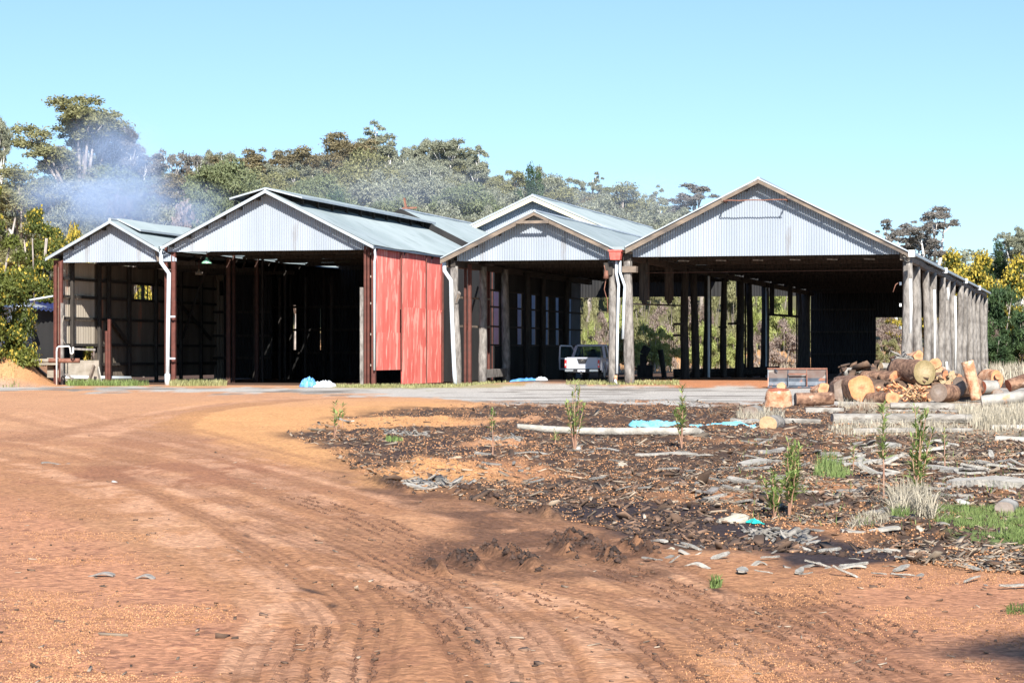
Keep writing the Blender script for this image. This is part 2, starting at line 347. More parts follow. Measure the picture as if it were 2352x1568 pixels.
def height(X, Y, M=None, tr=None):
    X = np.asarray(X, float); Y = np.asarray(Y, float)
    M = M or masks(X, Y)
    z = macro(X, Y)
    near = 1 - sst(Y, 95, 104)
    rough = M['mulch'] * (1 - .95 * M['wet']) * near
    z = z + rough * ((fbm(X * 1.1, Y * 1.1, 5) - .5) * .12 + (fbm(X * 5, Y * 5, 6) - .5) * .09 + np.maximum(0, fbm(X * 2.2, Y * 1.2, 8) - .56) * .3)
    z = z + M['mud'] * near * ((fbm(X * 2.0, Y * 1.4, 15) - .5) * .05 + (fbm(X * 9, Y * 7, 16) - .5) * .035)
    z = z + spots(X, Y, 11) * near * (.04 + .26 * np.maximum(0, fbm(X * 9, Y * 6, 18) - .4))
    z = z + near * (1 - rough) * ((fbm(X * .5, Y * .5, 25) - .5) * .05 + (fbm(X * 8, Y * 8, 26) - .5) * .007 + (fbm(X * 25, Y * 25, 27) - .5) * .004)
    tb = tr if tr is not None else band(X, Y, DARKL)
    fl = (Y < 75)
    z = z - fl * tb[0] * (.012 + .004 * np.sin(tb[1] * 2 * math.pi / .11)) * (1 - M['mulch'])
    return z
def gz(X, Y):
    return float(height(np.array([X]), np.array([Y]))[0])
def GP(x, y):
    """ground point under photo position"""
    Y = F * H / (y - HY); X = (x - CX) / F * Y; return Vector((X, Y, gz(X, Y)))

ya = np.linspace(-34, 9, 26)[:-1]
yb = F * H / np.linspace(F * H / 9.0, F * H / 112.0, 520)
yc = np.concatenate([np.linspace(112, 200, 90)[1:], np.linspace(200, 420, 60)[1:], np.geomspace(420, 3500, 24)[1:]])
Ys = np.concatenate([ya, yb, yc])
ss = np.linspace(-.185, .185, 800)
so = np.geomspace(.19, 3.0, 34)
sv = np.concatenate([-so[::-1], ss, so])
YY, SS = np.meshgrid(Ys, sv, indexing='ij'); XX = SS * (YY + 40)
XX = XX + sst(YY, 350, 500) * 0
MM = masks(XX, YY); TB = band(XX, YY, DARKL); LB = band(XX, YY, LIGHTL)
ZZ = height(XX, YY, MM, TB)
def c3(a): return np.array(a)[None, None, :]
def mixc(A, B, t): return A * (1 - t[..., None]) + B * t[..., None]
col = np.zeros(XX.shape + (3,)) + c3((.395, .195, .098))
nA = fbm(XX * .8, YY * .3, 51); nB = fbm(XX * 3, YY * 1.5, 52); nC = fbm(XX * .25, YY * .1, 53); nD = fbm(XX * 12, YY * 8, 54)
col = mixc(col, c3((.29, .125, .072)), sst(nC + .3 * nB, .58, .8) * .6)
col = mixc(col, c3((.48, .255, .135)), sst(nA, .5, .68) * .6)
far = sst(YY, 30, 60)
col = mixc(col, c3((.53, .29, .16)), far * .7)
col = mixc(col, c3((.47, .225, .125)), MM['pinkL'] * .85)
col = mixc(col, c3((.45, .215, .12)), MM['pinkR'] * .75)
col = mixc(col, c3((.58, .30, .125)), MM['orange'] * .9)
col = mixc(col, c3((.22, .10, .065)), sst(nD, .58, .72) * (.35 + .3 * MM['pinkL']) * (1 - far))
col = mixc(col, c3((.58, .32, .19)), LB[0] * sst(nB + nD * .5, .55, .85) * .8)
col = mixc(col, c3((.215, .098, .055)), TB[0] * (.35 + .5 * sst(nA, .4, .6)) * .48)
darkm = MM['mulch'] * sst(fbm(XX * .55, YY * .22, 61) + .30 * sst(px(XX, YY)[0], 800, 1450) - .14, .33, .47)
col = mixc(col, c3((.068, .045, .034)), darkm)
specks = sst(vnoise(XX * 9, YY * 5, 66), .62, .75) * darkm
col = mixc(col, c3((.36, .18, .08)), specks * .4)
col = mixc(col, c3((.15, .077, .046)), MM['mud'] * (.45 + .5 * sst(fbm(XX * 1.5, YY * .8, 71), .38, .52)))
col = mixc(col, c3((.06, .036, .027)), spots(XX, YY) * sst(fbm(XX * 5, YY * 3, 72), .34, .52) * .9)
col = mixc(col, c3((.045, .032, .032)), np.maximum(MM['wet'] * sst(fbm(XX * .7, YY * .4, 73), .25, .38), MM['wet2'] * .8 * sst(fbm(XX * .7, YY * .4, 73), .36, .48)))
col = mixc(col, c3((.44, .42, .38)), MM['gravel'] * .92)
gs = sst(fbm(XX * .25, YY * .9, 77), .55, .66) * MM['gravel']
col = mixc(col, c3((.14, .12, .10)), gs * .8)
col = mixc(col, c3((.46, .20, .10)), MM['redfloor'] * sst(YY, 95, 100) * .95)
col = mixc(col, c3((.30, .30, .16)), MM['grassS'] * .75)
col = mixc(col, c3((.13, .19, .06)), MM['grassR'] * sst(fbm(XX * 2, YY * 2, 79), .35, .5) * .8)
col = mixc(col, c3((.44, .38, .27)), MM['paleR'] * .6)
bankm = sst(-XX - .197 * YY, -.1, .5) * sst(YY, 106, 109)
col = mixc(col, c3((.56, .28, .13)), bankm * sst(YY, 0, 400) * 0 + bankm * (1 - sst(YY, 125, 140)))
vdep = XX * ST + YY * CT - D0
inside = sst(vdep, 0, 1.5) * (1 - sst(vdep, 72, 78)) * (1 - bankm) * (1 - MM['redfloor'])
col = mixc(col, c3((.07, .045, .035)), inside * .95)  # floor inside darkened: the sheds' shade put into the soil colour
back = sst(vdep, 74, 80)
col = mixc(col, c3((.46, .26, .13)), back * (1 - sst(vdep, 96, 110)))
col = mixc(col, c3((.13, .12, .06)), sst(vdep, 98, 112))
col *= (.9 + .2 * fbm(XX * 2, YY * 2, 90))[..., None]
m, nt, bs = newmat('earth'); N = nt.nodes.new; L = nt.links.new
at = N('ShaderNodeAttribute'); at.attribute_name = 'Col'
tc = N('ShaderNodeTexCoord')
vo = N('ShaderNodeTexVoronoi'); vo.inputs['Scale'].default_value = 26; L(tc.outputs['Object'], vo.inputs['Vector'])
rs = N('ShaderNodeSeparateColor'); L(vo.outputs['Color'], rs.inputs[0])
mr = N('ShaderNodeMapRange'); mr.inputs[3].default_value = .72; mr.inputs[4].default_value = 1.3; L(rs.outputs[0], mr.inputs[0])
no = N('ShaderNodeTexNoise'); no.inputs['Scale'].default_value = 17; no.inputs['Detail'].default_value = 9; no.inputs['Roughness'].default_value = .7; L(tc.outputs['Object'], no.inputs['Vector'])
mr2 = N('ShaderNodeMapRange'); mr2.inputs[1].default_value = .3; mr2.inputs[2].default_value = .7; mr2.inputs[3].default_value = .7; mr2.inputs[4].default_value = 1.3; L(no.outputs[0], mr2.inputs[0])
mu = N('ShaderNodeMath'); mu.operation = 'MULTIPLY'; L(mr.outputs[0], mu.inputs[0]); L(mr2.outputs[0], mu.inputs[1])
mx = N('ShaderNodeMixRGB'); mx.blend_type = 'MULTIPLY'; mx.inputs[0].default_value = 1; L(at.outputs['Color'], mx.inputs[1]); L(mu.outputs[0], mx.inputs[2])
# tyre ribs and lugs pressed into the soil
tl = N('ShaderNodeAttribute'); tl.attribute_name = 'trk'
sp = N('ShaderNodeSeparateXYZ'); L(tl.outputs['Vector'], sp.inputs[0])
def mth(op, a, b=None):
    n = N('ShaderNodeMath'); n.operation = op
    for i, q in enumerate((a, b)):
        if q is None: continue
        if isinstance(q, (int, float)): n.inputs[i].default_value = q
        else: L(q, n.inputs[i])
    return n.outputs[0]
rib = mth('SINE', mth('MULTIPLY', sp.outputs[0], 2 * math.pi / .105)); lug = mth('SINE', mth('MULTIPLY', mth('ADD', sp.outputs[1], mth('MULTIPLY', sp.outputs[0], .6)), 2 * math.pi / .13))
ribl = mth('MULTIPLY', mth('ADD', mth('MULTIPLY', mth('GREATER_THAN', rib, .45), 1.0), mth('MULTIPLY', mth('GREATER_THAN', lug, .6), .2)), mth('MULTIPLY', sp.outputs[2], mth('GREATER_THAN', no.outputs[0], .49)))
dk = N('ShaderNodeMixRGB'); L(mth('MULTIPLY', ribl, .32), dk.inputs[0]); L(mx.outputs[0], dk.inputs[1]); dk.inputs[2].default_value = (.12, .055, .035, 1)
L(dk.outputs[0], bs.inputs['Base Color']); bs.inputs['Roughness'].default_value = .95; bs.inputs['Specular IOR Level'].default_value = .15
hh = mth('ADD', mth('ADD', mth('MULTIPLY', no.outputs[0], 1.0), mth('MULTIPLY', mth('SUBTRACT', 1.0, vo.outputs['Distance']), .35)), mth('MULTIPLY', ribl, -.7))
bu = N('ShaderNodeBump'); bu.inputs['Strength'].default_value = .9; bu.inputs['Distance'].default_value = .017; L(hh, bu.inputs['Height']); L(bu.outputs[0], bs.inputs['Normal'])
EARTH = m
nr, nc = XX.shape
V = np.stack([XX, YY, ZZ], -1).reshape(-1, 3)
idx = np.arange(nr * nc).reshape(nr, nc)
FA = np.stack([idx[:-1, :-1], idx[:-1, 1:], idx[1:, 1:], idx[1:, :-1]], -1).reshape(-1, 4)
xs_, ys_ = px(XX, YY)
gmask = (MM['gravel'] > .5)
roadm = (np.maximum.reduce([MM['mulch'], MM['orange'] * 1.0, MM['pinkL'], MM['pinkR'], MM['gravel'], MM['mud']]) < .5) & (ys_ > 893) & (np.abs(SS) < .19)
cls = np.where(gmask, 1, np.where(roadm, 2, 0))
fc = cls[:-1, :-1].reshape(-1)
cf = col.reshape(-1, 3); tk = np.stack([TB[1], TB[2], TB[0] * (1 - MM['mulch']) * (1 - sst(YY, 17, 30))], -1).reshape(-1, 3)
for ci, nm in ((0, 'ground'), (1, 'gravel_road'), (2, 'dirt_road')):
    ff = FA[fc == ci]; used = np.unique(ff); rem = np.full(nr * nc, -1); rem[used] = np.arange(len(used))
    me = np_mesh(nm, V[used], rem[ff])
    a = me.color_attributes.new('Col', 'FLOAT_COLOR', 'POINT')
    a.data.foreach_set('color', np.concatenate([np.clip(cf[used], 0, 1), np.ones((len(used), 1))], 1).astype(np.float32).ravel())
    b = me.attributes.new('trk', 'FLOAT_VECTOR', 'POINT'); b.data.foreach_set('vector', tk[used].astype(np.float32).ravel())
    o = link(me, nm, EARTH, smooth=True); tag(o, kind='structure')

_full_height = height
def height(X, Y, M=None, tr=None):              # look the surface up in the grid just built
    X = np.asarray(X, float); Y = np.asarray(Y, float)
    r = np.clip(np.searchsorted(Ys, Y) - 1, 0, nr - 2); fy = np.clip((Y - Ys[r]) / (Ys[r + 1] - Ys[r]), 0, 1)
    s = X / (Y + 40); c = np.clip(np.searchsorted(sv, s) - 1, 0, nc - 2); fx = np.clip((s - sv[c]) / (sv[c + 1] - sv[c]), 0, 1)
    return (ZZ[r, c] * (1 - fx) + ZZ[r, c + 1] * fx) * (1 - fy) + (ZZ[r + 1, c] * (1 - fx) + ZZ[r + 1, c + 1] * fx) * fy
def gz(X, Y): return float(height(np.array([X]), np.array([Y]))[0])
# ================================================================== SHEDS
BROWNSTEEL = mk('brown_steel', (.05, .022, .016), (.09, .04, .028), scale=3, rough=.8)
VO = -.65                                       # roof overhang in front of the gable sheets
def corr_gable(uA, uB, zlo, ztop, v, pitch=.12, amp=.03):
    """corrugated upright sheet between uA and uB from zlo up to ztop(u)"""
    n = int((uB - uA) / pitch * 5); us = np.linspace(uA, uB, n + 1)
    vs = []
    for k, u in enumerate(us):
        dv = amp * math.sin(2 * math.pi * u / pitch)
        zl = zlo(u) if callable(zlo) else zlo
        vs += [W(u, v + dv, zl), W(u, v + dv, ztop(u))]
    b = MB(); b.add(vs, [(2 * i, 2 * i + 2, 2 * i + 3, 2 * i + 1) for i in range(n)]); return b
def corr_side(u, vA, vB, zlo, zhi, pitch=.105, amp=.014):
    n = int((vB - vA) / pitch * 5); vs = []
    for k in range(n + 1):
        v = vA + (vB - vA) * k / n; du = amp * math.sin(2 * math.pi * v / pitch)
        vs += [W(u + du, v, zlo(v) if callable(zlo) else zlo), W(u + du, v, zhi(v) if callable(zhi) else zhi)]
    return MB().add(vs, [(2 * i, 2 * i + 1, 2 * i + 3, 2 * i + 2) for i in range(n)])
def slope(uP, zP, uE, zE, v0, v1, pitch=.105, amp=.012, sag=0):
    n = int((v1 - v0) / pitch * 4); vs = []; ks = 4
    for i in range(n + 1):
        v = v0 + (v1 - v0) * i / n; dz = amp * math.sin(2 * math.pi * v / pitch)
        for k in range(ks + 1):
            t = k / ks; vs.append(W(uP + (uE - uP) * t, v, zP + (zE - zP) * t + dz - sag * math.sin(math.pi * t) + .02 * math.sin(v * .9 + t * 2)))
    w = ks + 1
    return MB().add(vs, [(i * w + k, i * w + k + 1, (i + 1) * w + k + 1, (i + 1) * w + k) for i in range(n) for k in range(ks)])
def wpost(b, u, v, z0, z1, r, rng, n=9, lean=.05):
    k = 9; pts = []; rad = []
    ph = rng.random() * 6
    for i in range(k):
        t = i / (k - 1)
        pts.append(W(u + lean * math.sin(ph + t * 3) * .8 + (rng.random() - .5) * .03, v + lean * math.cos(ph + t * 2.4), z0 + (z1 - z0) * t))
        rad.append(r * (1.12 - .2 * t) * (1 + (rng.random() - .5) * .09))
    return b.tube(pts, rad, n, jit=.08, rng=rng)
def post(parent, u, v, z1, r=.18, mat=OLDWOOD, z0=-.2, name='post', lean=.05, seed=None):
    rng = random.Random(seed if seed is not None else int(abs(u * 31 + v * 7) * 10))
    g = W(u, v, 0); z0 = gz(g.x, g.y) - .1 if z0 == -.2 else z0
    return wpost(MB(), u, v, z0, z1, r, rng, lean=lean).build(name, mat, parent, W(u, v, z0), smooth=True)
def column(parent, u, v, z0, z1, w=.14, mat=REDSTEEL, name='steel_column'):
    b = MB(); b.wbox(u - w / 2, u - w / 2 + .02, v - .08, v + .08, z0, z1); b.wbox(u + w / 2 - .02, u + w / 2, v - .08, v + .08, z0, z1); b.wbox(u - w / 2 + .02, u + w / 2 - .02, v - .012, v + .012, z0, z1)
    return b.build(name, mat, parent, W(u, v, z0))
def rail(parent, a, b, w=.08, h=.1, mat=REDSTEEL, name='girt'):
    return MB().beam(W(*a), W(*b), w, h).build(name, mat, parent, W(*a))
def pipe(parent, pts, r, mat=PIPEW, name='downpipe', n=10):
    return MB().tube([W(*p) for p in pts], r, n).build(name, mat, parent, W(*pts[0]), smooth=True)
def lin(u0, z0, u1, z1):
    return lambda u: z0 + (z1 - z0) * (u - u0) / (u1 - u0)

def shed(spec):
    n, label, (xa, ya_), (xl, yl), (xr, yr), ybot, v0, v1 = spec
    uP, zP = UZ(xa, ya_, v0 + VO); uL, zL = UZ(xl, yl, v0 + VO); uR, zR = UZ(xr, yr, v0 + VO)
    t = thing(n, label, 'shed', W((uL + uR) / 2, v0, 0))
    return dict(t=t, uP=uP, zP=zP, uL=uL, zL=zL, uR=uR, zR=zR, v0=v0, v1=v1, fL=lin(uP, zP, uL, zL), fR=lin(uP, zP, uR, zR), zb=UZ((xl + xr) / 2, ybot, v0)[1])
def top(s):
    return lambda u: (s['fL'](u) if u < s['uP'] else s['fR'](u))
def roofs(s, v0=None, v1=None, mat=ROOF, dz=0):
    v0 = s['v0'] + VO if v0 is None else v0; v1 = s['v1'] if v1 is None else v1
    for e, z in (('uL', 'zL'), ('uR', 'zR')):
        slope(s['uP'], s['zP'] + dz, s[e], s[z] + dz, v0, v1).build('roof', mat, s['t'], W(s['uP'], v0, s['zP']))
    MB().tube([W(s['uP'], v0 - .02, s['zP'] + dz + .02), W(s['uP'], v1, s['zP'] + dz + .02)], .09, 6).build('ridge_cap', EDGE, s['t'], W(s['uP'], v0, s['zP']))
def barge(s, mat, w=.05, h=.24, name='barge_board', dv=0, dz=-.02, v=None):
    v = (s['v0'] + VO - .03 if v is None else v) + dv
    for sg, e, z in ((-1, 'uL', 'zL'), (1, 'uR', 'zR')):
        a = Vector((s['uP'], s['zP'])); b = Vector((s[e], s[z])); d = (b - a).normalized(); nn = Vector((-d.y, d.x)) * (1 if sg < 0 else -1)
        if nn.y > 0: nn = -nn
        m = MB(); a0 = a + Vector((0, dz)); b0 = b + Vector((0, dz))
        lo = Vector((0, -h / abs(d.x)))
        q = [a0, b0, b0 + lo, a0 + lo]
        m.prism([W(p.x, v, p.y) for p in q], W(0, w, 0) - W(0, 0, 0)).build(name, mat, s['t'], W(a.x, v, a.y))
def gable(s, uA, uB, mat=ZINC, dz=.08, name='gable_cladding'):
    tp = top(s)
    b = corr_gable(uA, s['uP'], s['zb'], lambda u: max(s['zb'] + .01, tp(u) - dz), s['v0']).build(name, mat, s['t'], W(uA, s['v0'], s['zb']))
    b = corr_gable(s['uP'], uB, s['zb'], lambda u: max(s['zb'] + .01, tp(u) - dz), s['v0']).build(name, mat, s['t'], W(s['uP'], s['v0'], s['zb']))
def purlins(s, n, mat=DARKWOOD, v1=None, sz=.09):
    for e, z in (('uL', 'zL'), ('uR', 'zR')):
        for k in range(n):
            t = (k + .6) / n; u = s['uP'] + (s[e] - s['uP']) * t; zz = s['zP'] + (s[z] - s['zP']) * t - .14
            rail(s['t'], (u, s['v0'] + VO + .05, zz), (u, (v1 or s['v1']), zz), sz, .16, mat, 'purlin')
def trusses(s, vs, mat=DARKWOOD):
    for v in vs:
        m = MB(); zt = s['zb'] + .12
        m.beam(W(s['uL'] + .4, v, zt), W(s['uR'] - .4, v, zt), .12, .2)
        for e, z in (('uL', 'zL'), ('uR', 'zR')):
            m.beam(W(s['uP'], v, s['zP'] - .32), W(s[e] * .97 + s['uP'] * .03, v, s[z] - .2), .1, .16)
            m.beam(W((s['uP'] * 2 + s[e]) / 3, v + .11, zt), W((s['uP'] + s[e]) / 2, v + .11, (s['zP'] + s[z]) / 2 - .25), .08, .1)
        m.build('roof_truss', mat, s['t'], W(s['uP'], v, zt))

# --- shed 1 (far left, low)
s1 = shed(('steel_shed', 'low open steel shed at the left end, beside the water tank, with pale corrugated gable', (252, 505), (104, 592), (366, 572), 602, 0, 28))
gable(s1, U(145), U(366) + .9)
roofs(s1); barge(s1, EDGE, .04, .13, 'edge_flashing'); purlins(s1, 4)
u1 = U(131)
# --- shed 2
s2 = shed(('steel_shed', 'big dark open shed with ridge vent and a faded red side wall', (609, 435), (371, 565), (858, 563), 576, 0, 36))
gable(s2, U(386), U(845))
roofs(s2, v1=22.0); roofs(s2, v0=21.6, v1=45, dz=.35)
MB().prism([W(s2['uP'], 21.55, s2['zP'] - .02), W(s2['uR'], 21.55, s2['zR'] - .02), W(s2['uR'], 21.55, s2['zR'] + .42), W(s2['uP'], 21.55, s2['zP'] + .42)], W(0, .04, 0) - W(0, 0, 0)).build('roof_step', DARKSHEET, s2['t'], W(s2['uP'], 21.55, s2['zP']))
MB().prism([W(s2['uP'], 21.55, s2['zP'] - .02), W(s2['uL'], 21.55, s2['zL'] - .02), W(s2['uL'], 21.55, s2['zL'] + .42), W(s2['uP'], 21.55, s2['zP'] + .42)], W(0, .04, 0) - W(0, 0, 0)).build('roof_step', DARKSHEET, s2['t'], W(s2['uP'], 21.55, s2['zP']))  # left step board added to stop sun entering under the raised roof
barge(s2, EDGE, .04, .14, 'edge_flashing'); purlins(s2, 6, v1=22)
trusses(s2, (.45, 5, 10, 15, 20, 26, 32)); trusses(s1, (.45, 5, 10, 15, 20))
def vent(s, hw, drop, lift, v0, v1, ups, extra=0):
    for sg in (-1, 1):
        slope(s['uP'], s['zP'] + lift, s['uP'] + sg * hw, s['zP'] + lift - drop, v0, v1).build('vent_roof', ROOF, s['t'], W(s['uP'], v0, s['zP']))
        a = (s['uP'] + sg * hw, v0, s['zP'] + lift - drop - .03); rail(s['t'], a, (a[0], v1, a[2]), .07, .10, EDGE, 'vent_edge')
        MB().beam(W(s['uP'], v0 - .02, s['zP'] + lift - .03), W(s['uP'] + sg * hw, v0 - .02, s['zP'] + lift - drop - .03), .04, .08).build('vent_edge', EDGE, s['t'], W(s['uP'], v0, s['zP']))
    MB().prism([W(s['uP'] - hw + .75, v0 + .72, (s['fL'])(s['uP'] - hw + .75) - .1), W(s['uP'] + hw - .75, v0 + .72, s['fR'](s['uP'] + hw - .75) - .1), W(s['uP'] + hw - .75, v0 + .72, s['zP'] + lift - drop * .6), W(s['uP'], v0 + .72, s['zP'] + lift - .04), W(s['uP'] - hw + .75, v0 + .72, s['zP'] + lift - drop * .6)], W(0, .04, 0) - W(0, 0, 0)).build('vent_sun_block', DARKSHEET, s['t'], W(s['uP'], v0 + .7, s['zP']))  # dark panel added to keep sun from streaking in through the vent
    for v in ups:
        for sg in (-1, 1):
            u = s['uP'] + sg * (hw - .4); zf = (s['fL'] if sg < 0 else s['fR'])(u)
            rail(s['t'], (u, v, zf - .02), (u, v, s['zP'] + lift - drop * (hw - .4) / hw - .04), .14, .12, DARKWOOD, 'vent_upright')
    for sg in (-1, 1):
        u = s['uP'] + sg * (hw - .75); zf = (s['fL'] if sg < 0 else s['fR'])(u)
        MB().wbox(u - .03, u + .03, v0 + .7, v1 - .1, zf - .1, s['zP'] + lift - drop * .5 - .05).build('vent_inner_board', DARKSHEET, s['t'], W(u, v0 + .7, zf))
vent(s2, 1.85, .48, .09, VO + .05, 22.4, [.6 + 2.28 * k for k in range(10)])
vent(s1, 1.25, .58, .12, .2, 9.5, [1, 3.5, 6, 8.5])
# chimney stub behind the vent
MB().beam(W(s2['uP'] + 1.1, 18.4, s2['zP'] + .22), W(s2['uP'] + 1.95, 18.4, s2['zP'] + .24), .1, .1).beam(W(s2['uP'] + 1.3, 18.4, s2['zP'] + .26), W(s2['uP'] + 1.2, 18.4, s2['zP'] + .8), .11, .11).build('broken_flue', RUST, s2['t'], W(s2['uP'] + .9, 18.4, s2['zP'] + .3))
# red side wall of shed 2
ur = U(858); zt = s2['zR'] - .12
tops = lambda v: zt
seams = [VV(x, ur) for x in (859, 920, 977, 1014, 1040)]
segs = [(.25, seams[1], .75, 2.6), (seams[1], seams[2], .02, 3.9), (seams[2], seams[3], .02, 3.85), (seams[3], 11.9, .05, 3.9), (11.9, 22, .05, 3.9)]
for i, (a, b, zl, zj) in enumerate(segs):
    off = .03 * (i % 2)
    corr_side(ur + off, a, b - .02, zl, zj, amp=.01).build('red_wall_sheet', REDPAINT if i < 4 else DARKSHEET, s2['t'], W(ur, a, zl))  # innermost bay near-black: shade on the red wall put into the sheet
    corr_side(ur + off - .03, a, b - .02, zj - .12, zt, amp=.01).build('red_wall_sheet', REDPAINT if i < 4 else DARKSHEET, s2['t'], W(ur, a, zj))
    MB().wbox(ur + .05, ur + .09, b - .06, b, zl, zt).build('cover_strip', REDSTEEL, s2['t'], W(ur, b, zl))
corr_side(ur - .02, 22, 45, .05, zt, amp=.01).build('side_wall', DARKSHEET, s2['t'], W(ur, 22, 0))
MB().beam(W(ur + .1, VO, s2['zR'] - .06), W(ur + .1, 36, s2['zR'] - .06), .1, .1).build('gutter', EDGE, s2['t'], W(ur, VO, zt))
for x in (839.5, 846): column(s2['t'], U(x), .06 if x > 840 else -.02, 0, zt + .1, .1)
column(s2['t'], U(857), .1, 0, zt + .1, .2)
for z in (1.0, 2.5, 4.0, 5.3, 6.4): rail(s2['t'], (U(846) + .08, .08, z), (U(857) - .1, .08, z), .06, .1, CONC, 'cross_tie')
rail(s2['t'], (U(832), -.05, 0), (U(832), -.05, UZ(832, 660)[1]), .16, .14, OLDWOOD, 'timber_stop')
pipe(s2['t'], [(U(861.5), -.1, s2['zR'] - .1), (U(863.5), -.08, s2['zR'] - .55), (U(861.5), -.08, s2['zR'] - .75), (U(861), -.08, UZ(861, 850)[1])], .055)
# divider between shed 1 and shed 2
ud = U(398)
column(s2['t'], ud, .05, 0, UZ(398, 578)[1], .2); column(s1['t'], U(380), .12, 0, UZ(380, 565)[1], .12)
pz = lambda x, y: UZ(x, y, -.25)
pts = [(374, 566), (375, 603), (392, 628), (386.5, 700), (386, 870), (385, 887)]
pts = [(370, 566), (371, 603), (389, 628), (387, 750), (385.5, 884)]
pipe(s2['t'], [(pz(x, y)[0], -.3, pz(x, y)[1]) for x, y in pts], .105)
MB().tube([W(pz(385.5, 860)[0], -.3, .55), W(pz(385.5, 884)[0], -.3, .0)], .14, 10).build('pipe_shoe', PIPEW, s2['t'], W(pz(385, 884)[0], -.3, 0), smooth=True)
for y in (727, 823): MB().wbox(pz(392, y)[0] - .05, pz(403, y)[0], -.32, -.24, pz(390, y)[1] - .04, pz(390, y)[1] + .04).build('pipe_bracket', PIPEW, s2['t'], W(ud, -.3, pz(390, y)[1]))
rail(s1['t'], (U(361), -.3, UZ(361, 568)[1]), (U(369), -.25, UZ(369, 601)[1]), .12, .1, BARGE, 'strut')
# shed 1 left wall (inside sheeting) with window
uw = u1; ztop1 = s1['zL'] - .1
def side_panels(parent, u, parts, mat):
    for a, b, z0, z1 in parts: corr_side(u, a, b, z0, z1, pitch=.2, amp=.012).build('wall_sheet', PALELITSHEET if a < 4 else mat, parent, W(u, a, z0))
wv0, wv1 = VV(306, uw), VV(350, uw); wz0, wz1 = UZ(328, 689, 10)[1], UZ(328, 655, 10)[1]
side_panels(s1['t'], uw, [(.15, 4.4, 2.05, ztop1), (4.4, wv0, .3, ztop1), (wv0, wv1, .3, wz0), (wv0, wv1, wz1, ztop1), (wv1, 27, .3, ztop1)], INSHEET)
for k in range(5):
    v = wv0 + (wv1 - wv0) * k / 4; rail(s1['t'], (uw, v, wz0), (uw, v, wz1), .05 if k != 2 else .2, .05, DARKWOOD, 'window_bar')
for z in (5.35, 4.45, 3.35, 2.0, 1.0): rail(s1['t'], (uw + .12, .15 if z > 1.5 else 4.4, z), (uw + .12, 21, z), .1, .14, DARKWOOD)
for v in (1.35, 4.6, 5.8, 8.4, 12, 15.5, 18.5): rail(s1['t'], (uw + .2, v, 0), (uw + .2, v, ztop1 - .05), .16, .2, DARKWOOD, 'wall_post')
rail(s1['t'], (uw + .3, 5.9, 3.3), (uw + .3, 8.3, 2.0), .08, .2, DARKWOOD, 'brace')
rail(s1['t'], (uw + .2, 12.5, 5.6), (uw + .2, 20, 2.4), .08, .2, DARKWOOD, 'brace')
column(s1['t'], U(129), -.05, 0, UZ(129, 598)[1], .16); column(s1['t'], U(136), .1, 0, UZ(136, 598)[1], .1); column(s1['t'], U(143), -.15, 0, UZ(143, 600)[1], .17)
rail(s1['t'], (U(148), -.25, 0), (U(148), -.25, UZ(148, 696)[1]), .12, .14, OLDWOOD, 'timber_stop')
rail(s1['t'], (U(125), -.05, UZ(135, 601)[1]), (U(146), -.05, UZ(135, 601)[1]), .12, .14, REDSTEEL, 'head_plate')
for x in (222, 228): column(s1['t'], U(x), 1.2, 0, UZ(x, 733 if x > 225 else 760, 1.2)[1], .12)
# back walls
ub0, ub1 = uw, U(625, 21)
hx0, hx1 = U(503.5, 21), U(514, 21); hz0, hz1 = UZ(508, 679, 21)[1], UZ(508, 645, 21)[1]
for a, b, z0, z1 in ((ub0, hx0, .1, 6.6), (hx0, hx1, .1, hz0), (hx0, hx1, hz1, 7.2), (hx1, ub1, .1, 6.6)):
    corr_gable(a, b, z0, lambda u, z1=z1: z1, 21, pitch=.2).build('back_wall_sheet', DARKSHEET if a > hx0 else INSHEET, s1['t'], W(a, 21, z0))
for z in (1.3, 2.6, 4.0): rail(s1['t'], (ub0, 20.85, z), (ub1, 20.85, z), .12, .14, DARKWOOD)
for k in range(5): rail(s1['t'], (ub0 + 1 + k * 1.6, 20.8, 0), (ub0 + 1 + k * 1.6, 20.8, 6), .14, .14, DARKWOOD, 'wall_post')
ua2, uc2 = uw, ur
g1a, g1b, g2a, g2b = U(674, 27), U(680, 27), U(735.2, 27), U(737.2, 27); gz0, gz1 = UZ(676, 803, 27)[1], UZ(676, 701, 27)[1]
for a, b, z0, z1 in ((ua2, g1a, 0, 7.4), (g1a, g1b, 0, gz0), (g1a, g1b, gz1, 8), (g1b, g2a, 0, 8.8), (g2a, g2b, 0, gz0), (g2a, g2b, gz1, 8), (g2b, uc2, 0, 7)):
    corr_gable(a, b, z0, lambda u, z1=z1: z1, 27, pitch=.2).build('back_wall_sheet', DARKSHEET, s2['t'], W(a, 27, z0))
for z in (1.6, 3.0, 4.4): rail(s2['t'], (ua2, 26.8, z), (uc2, 26.8, z), .12, .14, DARKWOOD)
for x, v in ((525, 9), (537, 9.3), (590, 13), (603, 13.3), (655, 18), (668, 24), (744, 25)): column(s2['t'], U(x, v), v, 0, 6.9, .2 if x in (525, 590) else .12, BROWNSTEEL if x < 600 else DARKWOOD)
rail(s2['t'], (U(420, 16), 16, 2.5), (U(478, 12), 12, 6.6), .1, .2, DARKWOOD, 'brace')
